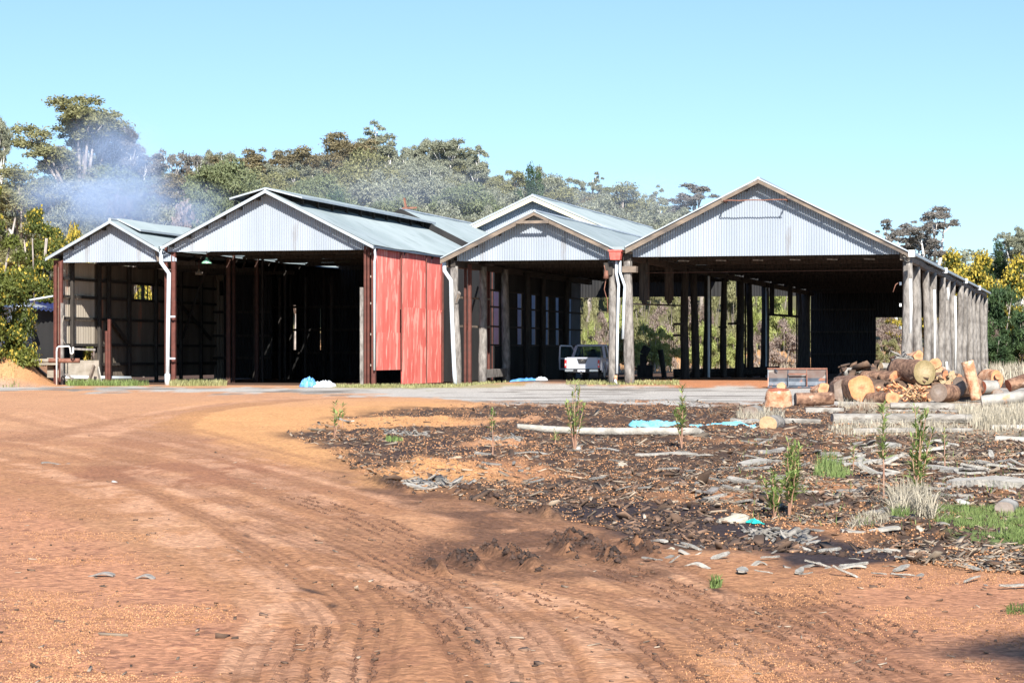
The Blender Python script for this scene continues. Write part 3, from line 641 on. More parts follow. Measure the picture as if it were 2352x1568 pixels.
# pendant lamps
def lamp(x, y, v, r, mat, label):
    u, z = UZ(x, y, v); t = thing('pendant_lamp', label, 'lamp', W(u, v, z))
    b = MB(); prof = [(r, 0), (r * .98, .04), (r * .6, .14), (r * .22, .22), (r * .2, .3)]
    n = 18; vs = []
    for q, h in prof: vs += [W(u + q * math.cos(2 * math.pi * k / n), v + q * math.sin(2 * math.pi * k / n), z + h) for k in range(n)]
    b.add(vs, [(i * n + k, i * n + (k + 1) % n, (i + 1) * n + (k + 1) % n, (i + 1) * n + k) for i in range(len(prof) - 1) for k in range(n)])
    b.build('lamp_shade', mat, t, W(u, v, z), smooth=True)
    MB().tube([W(u, v, z + .28), W(u, v, z + .75)], .02, 6).build('stem', REDSTEEL, t, W(u, v, z + .28))
    MB().tube([W(u, v, z + .02), W(u, v, z + .14)], [.05, .03], 8).build('bulb', PVC, t, W(u, v, z), smooth=True)
lamp(475, 605, .8, .26, GREENENAMEL, 'green enamel pendant lamp hanging under the gable of the big dark shed')
lamp(457, 631, 8, .22, CONC, 'dusty pale pendant lamp hanging deeper inside, below the green lamp')
# --- shed 3 (centre) and its taller rear part
s3 = shed(('timber_shed', 'small centre shed with timber barge boards, open over the parked pickup', (1227, 486), (1013, 594), (1412, 573), 598, 0, 36))
tp3 = top(s3)
uf0, uf1 = U(1180), U(1275)
gable(s3, U(1050), U(1404), dz=.12)
roofs(s3)
def barge_piece(s, uA, uB, h, mat, v, dz=-.03, drop=0, w=.06):
    tpz = top(s); m = MB()
    m.prism([W(uA, v, tpz(uA) + dz), W(uB, v, tpz(uB) + dz), W(uB, v, tpz(uB) + dz - h), W(uA, v, tpz(uA) + dz - h - drop)], W(0, w, 0) - W(0, 0, 0))
    return m.build('barge_board', mat, s['t'], W(uA, v, tpz(uA)))
vb = VO - .06
barge_piece(s3, s3['uL'] - .03, U(1194, VO), .21, BARGE, vb); barge_piece(s3, U(1194, VO), s3['uP'], .15, BARGE, vb - .02)
barge_piece(s3, s3['uP'], U(1261, VO), .15, BARGE, vb - .02); barge_piece(s3, U(1261, VO), U(1399, VO), .20, BARGE, vb)
a = UZ(1188, 511, VO); b_ = UZ(1262, 510, VO)
rail(s3['t'], (a[0], vb - .1, a[1]), (b_[0], vb - .1, b_[1]), .08, .13, BARGE, 'collar_tie')
for x in (1193, 1251): rail(s3['t'], (U(x, VO), vb - .12, a[1] - .02), (U(x, VO), .02, a[1] - .02), .07, .09, BARGE, 'bracket')
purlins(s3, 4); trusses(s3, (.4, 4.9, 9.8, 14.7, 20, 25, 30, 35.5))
# edge strip of zinc above barge
barge(s3, EDGE, .05, .05, 'edge_flashing', dv=-.1, dz=.05)
# posts left row
u3 = U(1047)
post(s3['t'], u3, 0, UZ(1047, 612)[1], .20, lean=.1, seed=4)
post(s3['t'], U(1037), .45, UZ(1037, 620)[1], .09, BARGE, name='prop')
rail(s3['t'], (U(1029), -.35, UZ(1029, 606)[1]), (U(1029), 5, UZ(1029, 606)[1]), .17, .3, BARGE, 'wall_plate')
rail(s3['t'], (U(1044), -.3, UZ(1044, 606)[1]), (U(1044), 30, UZ(1044, 606)[1]), .22, .3, DARKWOOD, 'wall_plate')
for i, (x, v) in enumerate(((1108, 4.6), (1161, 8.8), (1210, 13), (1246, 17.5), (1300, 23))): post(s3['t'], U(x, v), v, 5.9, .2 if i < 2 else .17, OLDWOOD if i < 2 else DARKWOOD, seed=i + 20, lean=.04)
rail(s3['t'], (U(1108, 4.6), 4.6, .55), (U(1160, 8.8), 8.8, .6), .3, .4, OLDWOOD, 'low_rail')
rail(s3['t'], (u3 + .05, -.25, UZ(1050, 695)[1]), (U(1061), -.5, UZ(1061, 672)[1]), .12, .2, OLDWOOD, 'brace')
for x, v in ((1069, 1.8), (1079, 1.6), (1117, 6), (1123, 6.3)): column(s3['t'], U(x, v), v, 0, 5.9, .1 if x != 1079 else .16)
for z in (2.9, 4.3): rail(s3['t'], (U(1030), 1.9, z), (U(1125, 6.2), 6.2, z), .06, .1, BARGE, 'girt')
rail(s3['t'], (U(1070, 3), 3, 2.6), (U(1098, 5), 5, 4.9), .06, .12, DARKWOOD, 'brace')
# downpipe of shed 3 left
pts = [(1020, 600), (1021, 622), (1036, 644), (1037, 700), (1041, 800), (1044, 862), (1046, 882)]
pipe(s3['t'], [(U(x, -.35), -.35, UZ(x, y, -.35)[1]) for x, y in pts], .10)
# strip-window wall on the left side
zs0, zs1 = 1.95, 4.75; wall3 = u3 - .25; segp = []
strips = [(1135, 1146), (1189, 1198), (1221, 1230), (1252, 1260), (1277, 1284), (1304.5, 1312)]
prev = 7.2
MB_ = []
vend = VV(1334, wall3)
for xa, xb in strips:
    va, vb_ = VV(xa, wall3), VV(xb, wall3); MB_.append((va, vb_))
for i, (va, vb_) in enumerate(MB_):
    if i: corr_side(wall3, prev, va, .1, 6.25, pitch=.2).build('wall_sheet', DARKSHEET, s3['t'], W(wall3, prev, .1))
    corr_side(wall3, va, vb_, .1, zs0, pitch=.2).build('wall_sheet', DARKSHEET, s3['t'], W(wall3, va, .1))
    corr_side(wall3, va, vb_, zs1 + .05 * (i % 3), 6.25, pitch=.2).build('wall_sheet', DARKSHEET, s3['t'], W(wall3, va, zs1))
    corr_side(wall3 - .03, va, vb_, zs0, zs1, pitch=.2).build('light_strip', GLAZE, s3['t'], W(wall3, va, zs0))
    prev = vb_
corr_side(wall3, prev, vend, .1, 6.25, pitch=.2).build('wall_sheet', mk('blue_grey_sheet', (.09, .12, .17), (.13, .16, .22), scale=1, rough=.7), s3['t'], W(wall3, prev, .1))
for z in (2.0, 2.95, 3.95, 4.8): rail(s3['t'], (wall3 + .08, 5.5, z), (wall3 + .08, vend, z), .06, .09, DARKWOOD)
MB().wbox(u4 - 1.2, u4 - 1.1, 36, 70, 6.0, 8.6).build('dividing_board', DARKSHEET, s5['t'] if 's5' in globals() else s3['t'], W(U(1440), 36, 6)) if 0 else None
# right side posts with hopper
u3r = U(1407)
post(s3['t'], u3r, 0, UZ(1407, 600)[1], .21, lean=.04, seed=31)
MB().wbox(u3r - .36, u3r + .05, -.3, .05, UZ(1400, 632)[1], UZ(1400, 604)[1]).build('bracket_block', DARKWOOD, s3['t'], W(u3r - .3, -.3, 5))
pipe(s3['t'], [(U(1392), -.4, UZ(1392, 610)[1]), (U(1397), -.4, UZ(1392, 635)[1]), (U(1391), -.3, UZ(1392, 665)[1]), (U(1398), -.3, UZ(1392, 690)[1]), (U(1399), -.25, UZ(1392, 720)[1])], .022, RUST, 'loose_cable', 6)
MB().tube([W(U(1396), -.4, UZ(1396, 640)[1]), W(U(1397), -.45, UZ(1396, 622)[1])], [.14, .08], 8).build('old_lantern', RUST, s3['t'], W(U(1396), -.4, 5.2), smooth=True)
hb = [UZ(1406, 578), UZ(1434, 578), UZ(1431, 598), UZ(1409, 598)]
MB().prism([W(q[0], -.75, q[1]) for q in hb], W(0, .4, 0) - W(0, 0, 0)).build('rainwater_head', REDBOX, s3['t'], W(hb[0][0], -.7, hb[0][1]))
MB().wbox(hb[0][0] - .03, hb[1][0] + .03, -.79, -.31, hb[0][1] - .02, hb[0][1] + .05).build('rainwater_head_rim', REDBOX, s3['t'], W(hb[0][0], -.7, hb[0][1]))
for pts, nm in (([(1416, 599), (1415.5, 627), (1421, 655), (1420, 680), (1418, 780), (1417, 858)], 1), ([(1424, 599), (1424, 625), (1435, 657), (1433, 700), (1431, 778)], 2)):
    pipe(s3['t'], [(U(x, -.4), -.4, UZ(x, y, -.4)[1]) for x, y in pts], .065)
MB().tube([W(*q) for q in ((U(1415), -.35, .12), (U(1418), -.45, .32), (U(1422), -.5, .08))], .06, 8).build('pipe_elbow', PVC, s3['t'], W(U(1417), -.4, 0), smooth=True)
MB().tube([W(U(1417), -.35, .05), W(U(1418), -.35, .55)], .08, 8).build('clay_pipe_stub', BARKO, s3['t'], W(U(1417), -.35, 0), smooth=True)
# valley floor between shed 3 and 4
MB().wbox(U(1405), U(1440), VO, 36, UZ(1420, 575)[1], UZ(1420, 568)[1]).build('valley_gutter', ROOF, s3['t'], W(U(1405), VO, 6.4))
MB().wbox(U(362), U(376), VO, 21, UZ(369, 572)[1], UZ(369, 567)[1]).build('valley_gutter', ROOF, s1['t'], W(U(362), VO, 6.4))
# rear taller part
vr = 36
s5 = shed(('timber_shed', 'taller rear shed with cream barge boards rising behind the small centre shed', (1223, 449), (1040, 537), (1437, 541), 560, vr, 75))
s5['zb'] = 6.3
corr_gable(s5['uL'] + .3, s5['uR'] - .2, 5.1, lambda u: 6.32, vr + .03, pitch=.2).build('lower_gable_sheet', DARKSHEET, s5['t'], W(s5['uL'], vr, 5.1))  # dark strip over the opening: shade put into the sheet colour
gable(s5, s5['uL'] + .3, s5['uR'] - .2)
roofs(s5)
barge(s5, CREAM, .06, .30); barge(s5, EDGE, .05, .12, 'edge_flashing', dv=-.06, dz=.07)
# --- shed 4 (right, largest)
s4 = shed(('timber_shed', 'largest shed at right with high zinc gable and a side row of weathered log posts', (1742, 411), (1437, 568), (2093, 581), 587, 0, 71))
gable(s4, U(1452), U(2067), dz=.14)
roofs(s4)
barge_piece(s4, s4['uL'], U(1662, VO), .22, BARGE, vb, drop=.05); barge_piece(s4, U(1658, VO), s4['uP'], .17, BARGE, vb - .06)
barge_piece(s4, s4['uP'], U(1808, VO), .17, BARGE, vb - .06); barge_piece(s4, U(1805, VO), s4['uR'] - .1, .20, BARGE, vb)
barge(s4, EDGE, .05, .06, 'edge_flashing', dv=-.12, dz=.05)
a = UZ(1661, 461, VO - .4); b_ = UZ(1808, 461, VO - .4)
MB().tube([W(a[0] + (b_[0] - a[0]) * k / 8, vb - .35, a[1] + .012 * math.sin(k * 2.2)) for k in range(9)], .028, 6).build('tie_rod', RUST, s4['t'], W(a[0], vb, a[1]), smooth=True)
for x in (1665, 1805): rail(s4['t'], (U(x, VO), vb - .34, a[1]), (U(x, VO), .02, a[1]), .05, .06, RUST, 'bracket')
purlins(s4, 6); trusses(s4, (.4, 5.4, 10.8, 16.2, 21.6, 27, 33, 39, 45, 51, 57, 63, 69))
rail(s4['t'], (U(1455), 3, 5.45), (U(2060), 3, 5.5), .03, .03, BROWNSTEEL, 'tie_rod')
for k in range(6): rail(s4['t'], (U(1560 + k * 85, 3), 2.9, 6.02), (U(1560 + k * 85, 3) + .5, 2.9, 6.0), .05, .06, OLDWOOD, 'cleat')
u4 = U(1444)
post(s4['t'], u4, 0, UZ(1444, 600)[1], .24, lean=.04, seed=8)
MB().wbox(U(1432), U(1464), -.35, .15, UZ(1444, 626)[1], UZ(1444, 612)[1]).build('head_block', BARGE, s4['t'], W(U(1432), -.3, 5.5))
MB().wbox(U(1433), U(1451), -.2, .25, UZ(1444, 612)[1], UZ(1444, 585)[1]).build('head_block', DARKWOOD, s4['t'], W(U(1433), -.2, 5.8))
rail(s4['t'], (u4, 0, 6.1), (u4, 70, 6.1), .25, .3, DARKWOOD, 'wall_plate')
for x, ww in ((1480, .45), (1537, .42)):
    v = VV(x, u4); rail(s4['t'], (u4, v, UZ(x, 690, v)[1]), (u4, v, 6.1), ww, .3, DARKWOOD, 'hanging_stub')
    rail(s4['t'], (u4 - .1, v, UZ(x, 696, v)[1]), (u4 + .1, v, UZ(x, 690, v)[1]), .2, .2, DARKWOOD, 'iron_shoe')
v_ = VV(1537, u4); rail(s4['t'], (u4, 1, UZ(1450, 698, 1)[1]), (u4, VV(1565, u4), UZ(1560, 701, 13)[1]), .05, .08, DARKWOOD, 'rail')
for i, (x, r) in enumerate(((1574, .27), (1596, .24), (1624, .28), (1663, .24), (1698, .3), (1721, .25), (1756, .36), (1836, .2), (1850, .5))):
    v = VV(x, u4); post(s4['t'], u4, v, 6.1, r * .78, DARKWOOD, seed=50 + i, lean=.07)
for x in (1628, 1712, 1760, 1830): column(s4['t'], U(x, VV(x, u4) - 1), VV(x, u4) - 1, 0, 5.9, .09, PIPEW if x in (1628, 1760) else DARKWOOD, 'service_pipe')
for x, y, dx in ((1548, 694 + 50, 16), (1546, 770, 14), (1650, 751, 12), (1672, 743, 28)):
    v = VV(1574 if x < 1600 else 1663, u4); q = UZ(x, y, v - .3); q2 = UZ(x + dx + 8, y, v - .3)
    rail(s4['t'], (q[0], v - .3, q[1]), (q2[0], v - .3, q2[1]), .1, .12, DARKWOOD, 'side_arm')
for x in (1773, 1815):                         # hanging stubs farther in
    v = 40; q = UZ(x, 724 if x < 1800 else 724, v); rail(s4['t'], (q[0], v, q[1]), (q[0], v, 6), .28, .25, DARKWOOD, 'hanging_stub')
q = UZ(1765, 722, 40); q2 = UZ(1835, 727, 40); rail(s4['t'], (q[0], 40, q[1]), (q2[0], 40, q2[1]), .12, .15, DARKWOOD, 'hanging_bar')
# back wall with doorway
vb4 = 70.5
uA, uB, uC = U(1862, vb4), U(2012, vb4), U(2067, vb4); zd = UZ(2030, 729, vb4)[1]; zo = UZ(1500, 682, vb4)[1]
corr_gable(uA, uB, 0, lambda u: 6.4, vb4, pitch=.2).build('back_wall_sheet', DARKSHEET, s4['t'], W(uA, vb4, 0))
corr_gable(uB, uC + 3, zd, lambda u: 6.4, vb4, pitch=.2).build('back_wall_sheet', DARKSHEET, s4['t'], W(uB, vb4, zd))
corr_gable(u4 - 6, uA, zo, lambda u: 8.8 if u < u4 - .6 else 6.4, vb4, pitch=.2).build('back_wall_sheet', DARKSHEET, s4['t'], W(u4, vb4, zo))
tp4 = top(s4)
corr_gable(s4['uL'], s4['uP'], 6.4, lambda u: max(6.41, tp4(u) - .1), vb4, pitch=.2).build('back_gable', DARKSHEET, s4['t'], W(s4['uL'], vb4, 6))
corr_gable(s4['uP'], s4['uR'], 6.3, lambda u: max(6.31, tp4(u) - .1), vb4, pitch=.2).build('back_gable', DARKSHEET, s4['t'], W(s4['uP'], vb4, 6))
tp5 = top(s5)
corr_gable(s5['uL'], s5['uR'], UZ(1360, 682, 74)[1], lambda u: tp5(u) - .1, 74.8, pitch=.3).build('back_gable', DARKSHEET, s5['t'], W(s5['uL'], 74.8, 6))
for z in (1.5, 3.2, 4.9): rail(s4['t'], (uA, vb4 - .15, z), (uB, vb4 - .15, z), .1, .12, DARKWOOD)
# rear shed left side closed, posts along it
for v in (42, 50, 58, 66): post(s5['t'], s5['uL'] + .6, v, 6, .18, DARKWOOD)
# right side row of log posts, top plate, gutter, downpipes
u4r = U(2084)
for k in range(14):
    v = k * 5.35; post(s4['t'], u4r + (.05 if k else 0), v, s4['zR'] - (.42 if k % 3 else .3), (.19 + .035 * (k % 2)) if k else .24, OLDWOOD, seed=70 + k, lean=.09 if k else .05)
pp = [W(u4r + .02 + .04 * math.sin(k * 1.7), -.3 + k * 5.3, s4['zR'] - .22 + .05 * math.sin(k * 2.3)) for k in range(14)]
MB().tube(pp, [.19 + .03 * (k % 2) for k in range(14)], 7, jit=.1).build('top_plate_log', OLDWOOD, s4['t'], pp[0])
MB().wbox(U(2069), U(2075), -.4, 0, UZ(2072, 598)[1], UZ(2072, 580)[1]).wbox(U(2083), U(2089), -.4, 0, UZ(2084, 598)[1], UZ(2084, 581)[1]).build('plate_end', BARGE, s4['t'], W(U(2069), -.4, 6.2))
MB().beam(W(s4['uR'] + .08, VO, s4['zR'] - .03), W(s4['uR'] + .08, 71, s4['zR'] - .03), .14, .13).build('gutter', EDGE, s4['t'], W(s4['uR'], VO, s4['zR']))
for x, y in ((2100, 583), (2176, 624), (2223, 644), (2254, 660)):
    v = VV(x - 6, s4['uR'] + .08); MB().wbox(s4['uR'] - .02, s4['uR'] + .24, v - .5, v, s4['zR'] - .22, s4['zR'] + .08).build('gutter_outlet', PVC, s4['t'], W(s4['uR'], v, s4['zR']))
for x, yt, yb in ((2091, 640, 765), (2146, 665, 855), (2177, 660, 690), (2194, 680, 850), (2174, 830, 870)):
    v = VV(x, u4r + .3); z0, z1 = UZ(x, yb, v)[1], UZ(x, yt, v)[1]
    pipe(s4['t'], [(u4r + .3, v, max(.1, z0)), (u4r + .33, v, (z0 + z1) / 2), (u4r + .3, v, z1)], .07, PVC)
pipe(s4['t'], [(U(2052), -.2, UZ(2052, 671)[1]), (U(2058), -.2, UZ(2058, 654)[1]), (U(2066), -.1, UZ(2066, 648)[1])], .02, RUST, 'loose_cable', 6)
for y in (652, 701, 753): MB().wbox(U(2066.5), U(2071), -.15, 0, UZ(2068, y + 3)[1], UZ(2068, y - 4)[1]).build('insulator', PVC, s4['t'], W(U(2067), -.1, 4))
# ================================================================== THINGS BY THE SHEDS
def tankmb(c, r, z0, z1, n=40, rib=.13, amp=.02):
    k = int((z1 - z0) / rib * 4); vs = []
    for i in range(k + 1):
        z = z0 + (z1 - z0) * i / k; rr = r + amp * math.sin(2 * math.pi * z / rib)
        vs += [(c[0] + rr * math.cos(2 * math.pi * j / n), c[1] + rr * math.sin(2 * math.pi * j / n), z) for j in range(n)]
    return MB().add(vs, [(i * n + j, i * n + (j + 1) % n, (i + 1) * n + (j + 1) % n, (i + 1) * n + j) for i in range(k) for j in range(n)])
tc0 = P(52, 812, 121); zt0 = P(52, 704, 119)[2]; zb0 = P(52, 812, 119)[2] - .3
t = thing('water_tank', 'ribbed zinc water tank half hidden behind the yellow flowering wattle', 'water tank', (tc0.x, tc0.y, zb0))
tankmb(tc0, 1.25, zb0, zt0).build('tank_wall', TANK, t, (tc0.x, tc0.y, zb0), smooth=True)
MB().tube([(tc0.x, tc0.y, zt0 - .02), (tc0.x, tc0.y, zt0 + .05), (tc0.x, tc0.y, zt0 + .3)], [1.32, 1.3, .12], 32).build('tank_roof', TANK, t, (tc0.x, tc0.y, zt0))
t = thing('lean_to', 'dark boarded lean-to with deep blue roof beside the water tank', 'lean-to', P(95, 812, 121))
a, b_, c_, d_ = P(72, 812, 120), P(127, 812, 119), P(127, 710, 119), P(72, 706, 120)
zz = a.z - .5
MB().hexa([(a.x, a.y, zz), (b_.x, b_.y, zz), (b_.x + .5, b_.y + 5, zz), (a.x + .5, a.y + 5, zz), (a.x, a.y, d_.z), (b_.x, b_.y, c_.z), (b_.x + .5, b_.y + 5, c_.z), (a.x + .5, a.y + 5, d_.z)]).build('boarding', DARKSHEET, t, a)
r0, r1, r2, r3 = P(58, 690, 124), P(84, 695, 119.5), P(132, 713, 118.5), P(132, 697, 124)
n = 24; vs = []
for i in range(n + 1):
    q = i / n; k = .05 * math.sin(i * 1.6); vs += [tuple(r0.lerp(r3, q) + Vector((0, 0, k))), tuple(P(66, 708, 118.8).lerp(P(131, 716, 118.2), q) + Vector((0, 0, k)))]
MB().add(vs, [(2 * i, 2 * i + 1, 2 * i + 3, 2 * i + 2) for i in range(n)]).build('roof_sheet', BLUEROOF, t, r0)
MB().beam(P(67, 704, 118.6), P(84, 760, 118.6), .1, .14).build('strut', DARKWOOD, t, P(67, 704, 118.6))
MB().tube([P(58, 691, 118.4), P(122, 680, 118.4)], .05, 8).build('overflow_pipe', PIPEW, t, P(58, 691, 118.4), smooth=True)
# clutter at the left corner of shed 1
a = P(72, 829, 113.5); b_ = P(165, 827, 113.5)
t = thing('rusty_pipe', 'rusty steel pipe lying across the corner of the left shed with one pale end', 'pipe', a)
MB().tube([P(112, 828, 113.4), P(183, 828, 113.4)], .115, 12).build('pipe_body', RUST, t, P(112, 828, 113.4), smooth=True)
MB().tube([P(62, 829, 113.4), P(112, 828, 113.4)], .1, 12).build('pale_sleeve', CONC, t, P(62, 829, 113.4), smooth=True)
b = MB().box(-.9, .9, 0, .25, 0, 1.05); o = b.build('concrete_slab', CONC); o.location = P(186, 875, 115.8); tag(o, 'pale concrete slab standing on edge behind the rusty pipe', 'slab')
o = MB().box(-.55, .55, 0, .5, 0, .25).build('concrete_block', CONC); o.location = P(107, 838, 115); tag(o, 'pale concrete block on the orange bank left of the shed corner', 'block')
o = MB().box(-.3, .35, 0, .5, 0, 1.0).build('stone_block', CONC); o.location = P(122, 867, 115.4); tag(o, 'upright grey stone block wedged beside the left shed corner post', 'block')
g = P(130, 872, 112.8)
o = MB().tube([(g.x, g.y, .0), P(130, 808, 112.8), P(131, 799, 112.8), P(135, 795.5, 112.8), P(158, 795, 112.8), P(161, 799, 112.8), P(162, 811, 112.8), P(165, 813, 112.8), P(168, 810, 112.8), P(168, 797, 112.8)], .04, 8).build('plastic_pipe', PVC, smooth=True)
tag(o, 'thin white plastic pipe bent over the corner post of the left shed', 'pipe')
o = MB().tube([P(147, 724, 113), P(142, 745, 113), P(142, 775, 113), P(150, 790, 113)], .025, 6).build('hanging_hose', CONC, smooth=True); tag(o, 'thin pale hose looping down the left shed corner post', 'hose')
o = MB().beam(P(205, 874, 114.5), P(216, 840, 115), .1, .2).build('timber_board', BARGE); tag(o, 'brown board leaning steeply beside the concrete slab', 'board')
o = MB().beam(P(232, 880, 113.6), P(225, 846, 114.2), .05, .32).build('timber_board', GREYW2); tag(o, 'pale grey board leaning by the short red steel posts', 'board')
o = MB().beam(P(150, 858, 114.2), P(178, 876, 114), .08, .09).build('timber_board', OLDWOOD); tag(o, 'thin brown stick propped low against the concrete slab', 'board')
o = MB().tube([P(150, 866, 115), P(300, 868, 117.5)], .1, 10).build('grey_pipe', PIPEW, smooth=True); tag(o, 'long low grey pipe running into the left shed near the floor', 'pipe')
o = MB().beam(P(168, 801, 116), P(218, 803, 116.4), .25, .1).build('shelf_plank', OLDWOOD); tag(o, 'narrow plank shelf fixed along the inside of the left shed wall', 'shelf')
b = MB().beam(P(166, 801, 116.2), P(166, 812, 116.2), .1, .08)
# crumpled sheets
def tarp(name, label, cat, cen, lx, ly, hz, mat, seed, rot=0, n=34, m=20, flat=1.0):
    rr = random.Random(seed); vs = []
    for i in range(n + 1):
        for j in range(m + 1):
            a = i / n * 2 - 1; b = j / m * 2 - 1
            ed = (1 - abs(a) ** 2.5) * (1 - abs(b) ** 2.5)
            x = a * lx * (1 + .25 * math.sin(3 * b + seed)) ; y = b * ly * (1 + .3 * math.sin(4 * a + seed * 2))
            nz = float(fbm(np.array(a * 2.2 + seed), np.array(b * 1.8), seed)); nf = float(vnoise(np.array(a * 9 + seed), np.array(b * 5), seed + 3))
            z = hz * ed ** .5 * (.1 + .55 * nz + .6 * nf)
            X, Y = x * math.cos(rot) - y * math.sin(rot), x * math.sin(rot) + y * math.cos(rot)
            vs.append((X + .04 * hz * nf, Y, z + .01 + gz(cen[0] + X, cen[1] + Y) ))
    w = m + 1
    b = MB(); b.add(vs, [(i * w + j, (i + 1) * w + j, (i + 1) * w + j + 1, i * w + j + 1) for i in range(n) for j in range(m)])
    o = b.build(name, mat, smooth=False); o.location = (cen[0], cen[1], 0); WL[o.name] = Vector(o.location)
    md = o.modifiers.new('thick', 'SOLIDIFY'); md.thickness = .008
    return tag(o, label, cat) if label else o
c = P(726, 888, 107.6)
t = thing('crumpled_tarp', 'crumpled blue and white tarp heap in front of the big dark shed', 'tarp', (c.x, c.y, 0))
for nm, dx, lx, ly, hz, mt, sd_ in (('blue_half', -.36, .34, .32, .52, TARPB, 3), ('pale_blue_fold', -.28, .22, .26, .5, TARP, 5), ('white_half', .32, .52, .3, .34, TARPW, 9)):
    o = tarp(nm, None, None, (c.x + dx, c.y), lx, ly, hz, mt, sd_); o.parent = t; o.location = (dx, 0, 0)
c = P(1218, 880, 113.5)
t = thing('crumpled_tarp', 'flattened blue tarp with pale end on the floor left of the pickup', 'tarp', (c.x, c.y, 0))
o = tarp('blue_sheet', None, None, (c.x - .3, c.y), .6, .3, .16, TARPB, 13); o.parent = t; o.location = (-.3, 0, 0)
o = tarp('white_bag', None, None, (c.x + .55, c.y), .25, .2, .2, TARPW, 14); o.parent = t; o.location = (.55, 0, 0)
for (x, y, lx, ly, hz, rot, lb, sd_) in ((1502, 975, .50, .6, .16, .35, 'pale blue plastic sheet lying on the mulch above the curved log', 21), (1665, 976, .62, .55, .10, -.3, 'pale blue plastic sheet trailing to the round cream log end', 22)):
    c = GP(x, y + 3); tarp('plastic_sheet', lb, 'plastic sheet', (c.x, c.y), lx, ly, hz, TARP, sd_, rot)
c = GP(1709, 1202)
tarp('plastic_scrap', 'small turquoise plastic scrap right of the pale flat rock', 'plastic scrap', (GP(1732, 1203).x, GP(1732, 1203).y), .05, .07, .05, mk('turquoise_plastic', (.02, .45, .4), rough=.4), 5, .4, 10, 8)
# ================================================================== PICKUP (local: x right, y forward)
pu = U(1337, 6.3); pc = W(pu, 6.3, 0)
car = thing('pickup_truck', 'white twin-cab pickup seen from behind inside the centre shed, its left front door open', 'pickup truck', (pc.x, pc.y, gz(pc.x, pc.y) + .0), rotz=-TH)
def loft(b, st, n=16, pw=5):
    """stations (y, half width low, half width high, z low, z high)"""
    base = len(b.v)
    for (y, wl, wh, z0, z1) in st:
        for k in range(n):
            a = 2 * math.pi * (k + .5) / n; c, s = math.cos(a), math.sin(a)
            sx = math.copysign(abs(c) ** (2 / pw), c); sz = math.copysign(abs(s) ** (2 / pw), s)
            w = wl + (wh - wl) * (sz * .5 + .5); b.v.append((sx * w, y, (z0 + z1) / 2 + sz * (z1 - z0) / 2))
    m = len(st)
    for i in range(m - 1):
        for k in range(n): b.f.append((base + i * n + k, base + (i + 1) * n + k, base + (i + 1) * n + (k + 1) % n, base + i * n + (k + 1) % n))
    b.f.append(tuple(base + k for k in range(n))); b.f.append(tuple(base + (m - 1) * n + k for k in range(n))[::-1]); return b
b = MB(); loft(b, [(1.5, .88, .87, .52, 1.13), (2.2, .91, .89, .48, 1.13), (3.3, .91, .88, .46, 1.12), (4.3, .90, .82, .46, 1.08), (4.9, .86, .72, .45, .98), (5.15, .78, .6, .5, .85)])
b.build('body', CARW, car, local=True, smooth=True)
b = MB(); b.box(-.9, -.80, .06, 1.55, .60, 1.12).box(.80, .9, .06, 1.55, .60, 1.12).box(-.8, .8, .08, 1.5, .62, .7).build('tray', CARW, car, local=True)
b = MB(); b.prism([(-.80, 0, .58), (.80, 0, .58), (.79, .01, 1.13), (-.79, .01, 1.13)], (0, .07, 0)).box(-.78, .78, -.012, .02, 1.1, 1.15); tg = b.build('tailgate', CARW, car, local=True)
MB().prism([(-.26, -.012, 1.07), (.26, -.012, 1.07), (.17, -.012, .82), (-.17, -.012, .82)], (0, .011, 0)).build('handle_recess', CARK, tg, local=True)
MB().tube([(-.07, -.02, 1.0), (0, -.024, 1.035), (.07, -.02, 1.0)], .016, 6).tube([(-.06, -.02, .995), (0, -.024, .965), (.06, -.02, .995)], .014, 6).build('emblem', CHROME, tg, local=True)
for sx in (-1, 1):
    l = MB().box(sx * .80 - .085 * (sx < 0), sx * .80 + .085 * (sx > 0), -.03, .1, .64, 1.02).build('tail_light', LAMPR, car, local=True)
    MB().box(sx * .843 - .03, sx * .843 + .03, -.036, -.029, .73, .84).build('reversing_lens', LAMPC, l, local=True)
b = MB().box(-.84, -.42, -.17, .05, .44, .55).box(.42, .84, -.17, .05, .44, .55); b.build('bumper', CHROME, car, local=True)
MB().box(-.42, .42, -.15, .06, .40, .54).box(-.8, .8, -.1, .0, .55, .585).build('bumper_step', CARK, car, local=True)
pl = MB().box(-.19, .19, -.165, -.151, .43, .53).build('number_plate', PLATE, car, local=True)
MB().box(-.16, -.1, -.169, -.164, .455, .505).box(-.08, -.03, -.169, -.164, .455, .505).box(.02, .07, -.169, -.164, .455, .505).box(.09, .15, -.169, -.164, .455, .505).build('plate_marks', PLATEK, pl, local=True)
MB().box(-.05, .05, -.22, .1, .3, .4).tube([(0, -.2, .4), (0, -.2, .47)], .028, 8).build('tow_bar', CARK, car, local=True)
MB().box(-.7, .7, .1, 4.6, .36, .56).build('chassis', CARK, car, local=True)
for sx in (-1, 1):
    for y in (1.12, 4.32):
        w_ = MB().tube([(sx * .66, y, .37), (sx * .90, y, .37)], .37, 24).build('wheel', RUBBER, car, local=True)
        MB().tube([(sx * .89, y, .37), (sx * .912, y, .37)], .23, 16).build('rim', ALLOY, w_, local=True)
        fl = MB(); pts = [(sx * .90, y + .47 * math.cos(a), .40 + .46 * math.sin(a)) for a in [math.pi * k / 10 for k in range(11)]]
        fl.tube(pts, .055, 6).build('wheel_arch', CARW, car, local=True, smooth=True)
    MB().box(sx * .89 - .02, sx * .89 + .02, .2, .75, .5, 1.1).build('quarter_panel', CARW, car, local=True)
